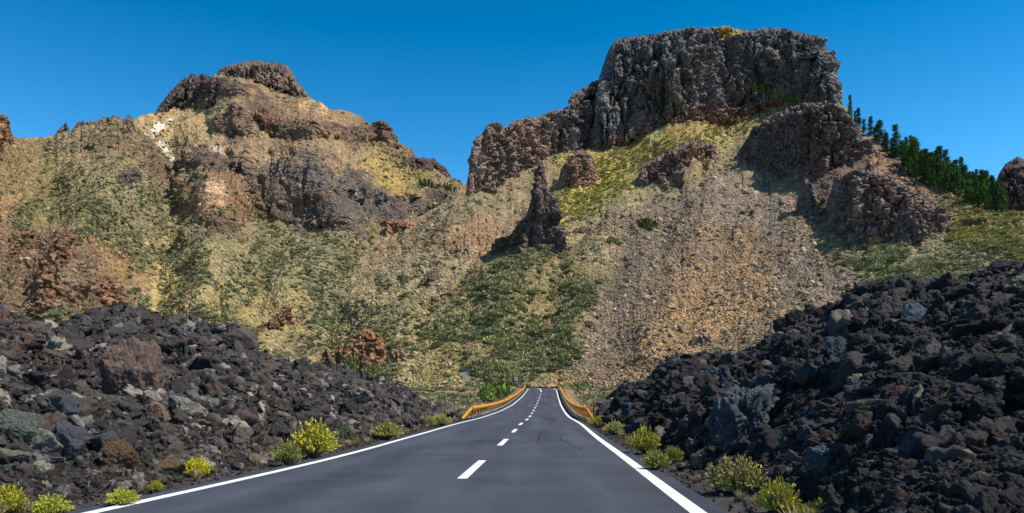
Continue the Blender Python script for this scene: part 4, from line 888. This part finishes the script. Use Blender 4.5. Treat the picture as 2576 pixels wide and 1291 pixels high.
M_sg = one('pale_green_plate', (150,180,160), scale=3, amp=.05); M_sd = one('grey_plate', (96,100,104), scale=3, amp=.05)
sign(1168, 972, 938, 17, 12, 170, M_sg, 'pale green round sign on a pole left of the junction')
sign(1177, 968, 932, 11, 14, 176, M_sd, 'grey sign behind the pale green round one', 'box')
sign(1298, 968, 950, 8, 9, 200, M_white, 'small white sign with dark bar at the junction left corner', 'box', one('dark_mark', (60,50,50)))
sign(1305, 968, 950, 4, 14, 201, M_sd, 'narrow grey sign beside the small white one at the junction', 'box')

# ------------------------------------------------------------------ pines
def pine_meshes(seed, slim=0.2, n=2200, mat=M_pine):
    r = np.random.default_rng(seed); t = Poly(); t.tube([(0,0,-0.04),(0.004,0.003,0.5),(0,0,0.97)], [0.016,0.011,0.003], 7)
    nb = 70
    for i in range(26):
        z = 0.2+0.7*i/26; a = r.uniform(0,6.28); l = slim*(1-z)*1.1; t.tube([(0,0,z),(math.cos(a)*l, math.sin(a)*l, z+0.03)], [0.005,0.002], 3, False)
    cz = r.uniform(0.08, 1.0, nb)**0.95; prof = np.interp(cz, [0.05,0.2,0.5,0.8,1.0], [0.8,1.0,0.78,0.38,0.04])*slim*r.uniform(.6,1.15,nb); ca = r.uniform(0,6.28,nb)
    j = r.integers(0, nb, n); cs = 0.045*(1.1-0.4*cz[j])
    c = np.stack([np.cos(ca[j])*prof[j], np.sin(ca[j])*prof[j], cz[j]], -1)*1.0; c[:,:2] *= r.uniform(.35,1.1,(n,1)); c += r.normal(0,1,(n,3))*cs[:,None]*np.array([.9,.9,.55])
    ax = r.normal(0,1,(n,3))*.7+np.array([0,0,.7]); ax /= np.linalg.norm(ax, axis=1, keepdims=True); sd = np.cross(ax, r.normal(size=(n,3))); sd /= np.linalg.norm(sd, axis=1, keepdims=True)
    L = r.uniform(.018,.04,(n,1)); V = np.stack([c-ax*L*.5, c+sd*L*.35, c+ax*L, c-sd*L*.35], 1).reshape(-1,3); V[:,2] = np.minimum(V[:,2], 1.0)
    return t.build('trunk', M_bark), mesh('crown', V, np.arange(4*n).reshape(-1,4), mat)
pm = [pine_meshes(300+i, 0.12+0.018*(i % 4)) for i in range(6)]
def pine(px, py, hpx, Y, label, group, k):
    p = W(px, py, Y); e = empty('pine_tree', tuple(p)); tag(e, label, 'pine tree', group); h = hpx/F*Y
    obj('trunk', pm[k % 6][0], e); obj('crown', pm[k % 6][1], e); q_ = random.uniform(.75,1.35); e.scale = (h*q_,h*q_,h); e.rotation_euler = (random.uniform(-.06,.06),random.uniform(-.06,.06),k*2.3)
ridge = [(2135,290),(2160,330),(2200,362),(2250,400),(2330,448),(2400,486),(2460,512),(2510,530)]
k = 0
solo = [(2138,300,62,'lone pine beside the mesa foot on the skyline'),(2160,326,54,'pine second from the mesa foot on the skyline'),(2188,352,58,'pine third from the mesa foot on the skyline'),
 (2214,376,76,'tall slim pine fourth from the mesa foot'),(2255,402,90,'tall broad pine at the upper end of the dense pine wood'),(2234,392,58,'short pine between the tall slim and the tall broad one')]
for px, py, h, lab in solo:
    pine(px, py, h, float(TR.look(px, py))+6, lab, None, k); k += 1
for px, py, h in ((2150,318,38),(2172,340,40),(2200,364,44),(2224,386,46),(2244,398,50),(2268,410,56),(2280,418,74),(2300,428,84)):
    pine(px, py, h, float(TR.look(px, py))+3, 'dark green pine in the dense wood on the right ridge', 'pines of the wood on the right ridge', k); k += 1
for row, (dy, d) in enumerate(((10,-3),(2,6),(-8,16),(-20,28),(-32,42),(6,2))):
    for px in np.arange(2278 if row < 5 else 2290, 2522, 12.5):
        px = px+random.uniform(-4,4); base = ip(px, ridge)+4
        taper = np.interp(px, [2278,2340,2400,2450,2520], [.45,.8,1,1,.6])
        if row == 4 and px < 2340: continue
        y_ = base+dy*taper*1.15; Y = float(TR.look(px, base))+d
        pine(px, y_, random.uniform(42,84)*(0.95 if row else 0.85), Y, 'dark green pine in the dense wood on the right ridge', 'pines of the wood on the right ridge', k); k += 1
for i in range(26):
    u = random.random(); px = 1896+u*120; py = 232+u*42+random.uniform(-7,9)
    pine(px, py, random.uniform(18,30), float(TR.look(px, 280))-16-8*random.random(), 'small pine growing at the foot of the mesa cliff', 'pines at the foot of the mesa cliff', k); k += 1
for i in range(22):
    px = 1054+i*4.3+random.uniform(-1.5,1.5); py = 468+i*0.75
    pine(px, py, random.uniform(13,22), float(TL.look(px, py))-4, 'tiny pine in the row in the gap between the mountains', 'row of pines in the gap between the mountains', k); k += 1

# ------------------------------------------------------------------ light, sky, camera
EL, AZ = 56, 103     # sun elevation; azimuth clockwise from the viewing direction
w = bpy.data.worlds.new('World'); S.world = w; w.use_nodes = True; n = w.node_tree; bg = n.nodes['Background']
sky = n.nodes.new('ShaderNodeTexSky'); sky.sky_type = 'NISHITA'; sky.sun_disc = False; sky.sun_elevation = math.radians(EL); sky.sun_rotation = math.radians(AZ)
sky.altitude = 2200; sky.air_density = 1.0; sky.dust_density = 0.0; sky.ozone_density = 2.0
hs = n.nodes.new('ShaderNodeHueSaturation'); hs.inputs['Saturation'].default_value = 1.5; hs.inputs['Value'].default_value = 1.0; hs.inputs['Hue'].default_value = 0.490
n.links.new(sky.outputs[0], hs.inputs['Color']); tcw = n.nodes.new('ShaderNodeTexCoord'); sx = n.nodes.new('ShaderNodeSeparateXYZ'); n.links.new(tcw.outputs['Generated'], sx.inputs[0])
mrw = n.nodes.new('ShaderNodeMapRange'); mrw.inputs['From Min'].default_value = 0.15; mrw.inputs['From Max'].default_value = 0.52; mrw.inputs['To Min'].default_value = 1.5; mrw.inputs['To Max'].default_value = 0.86
n.links.new(sx.outputs['Z'], mrw.inputs['Value']); vm = n.nodes.new('ShaderNodeVectorMath'); vm.operation = 'SCALE'; n.links.new(hs.outputs[0], vm.inputs[0]); n.links.new(mrw.outputs[0], vm.inputs['Scale'])
mrs = n.nodes.new('ShaderNodeMapRange'); mrs.inputs['From Min'].default_value = 0.15; mrs.inputs['From Max'].default_value = 0.5; mrs.inputs['To Min'].default_value = 1.34; mrs.inputs['To Max'].default_value = 1.46
n.links.new(sx.outputs['Z'], mrs.inputs['Value']); n.links.new(mrs.outputs[0], hs.inputs['Saturation'])
n.links.new(vm.outputs[0], bg.inputs['Color']); bg.inputs['Strength'].default_value = 0.12
sd = bpy.data.lights.new('sun', 'SUN'); sd.energy = 4.6; sd.angle = math.radians(0.5); sd.color = (1, 0.95, 0.86)
so = bpy.data.objects.new('sun', sd); C.objects.link(so)
el, az = math.radians(EL), math.radians(AZ); d = Vector((math.sin(az)*math.cos(el), math.cos(az)*math.cos(el), math.sin(el)))
so.rotation_euler = d.to_track_quat('Z', 'Y').to_euler()
cd = bpy.data.cameras.new('camera'); cam = bpy.data.objects.new('camera', cd); C.objects.link(cam); S.camera = cam
cam.location = (0, 0, CH); cam.rotation_euler = (math.pi/2, 0, 0); cd.sensor_width = 36; cd.lens = 36*F/2576; cd.shift_y = (HY-645.5)/2576; cd.clip_end = 6000; cd.clip_start = 0.1
S.view_settings.view_transform = 'Standard'; S.view_settings.look = 'None'; S.view_settings.exposure = 0.52; S.view_settings.gamma = 1
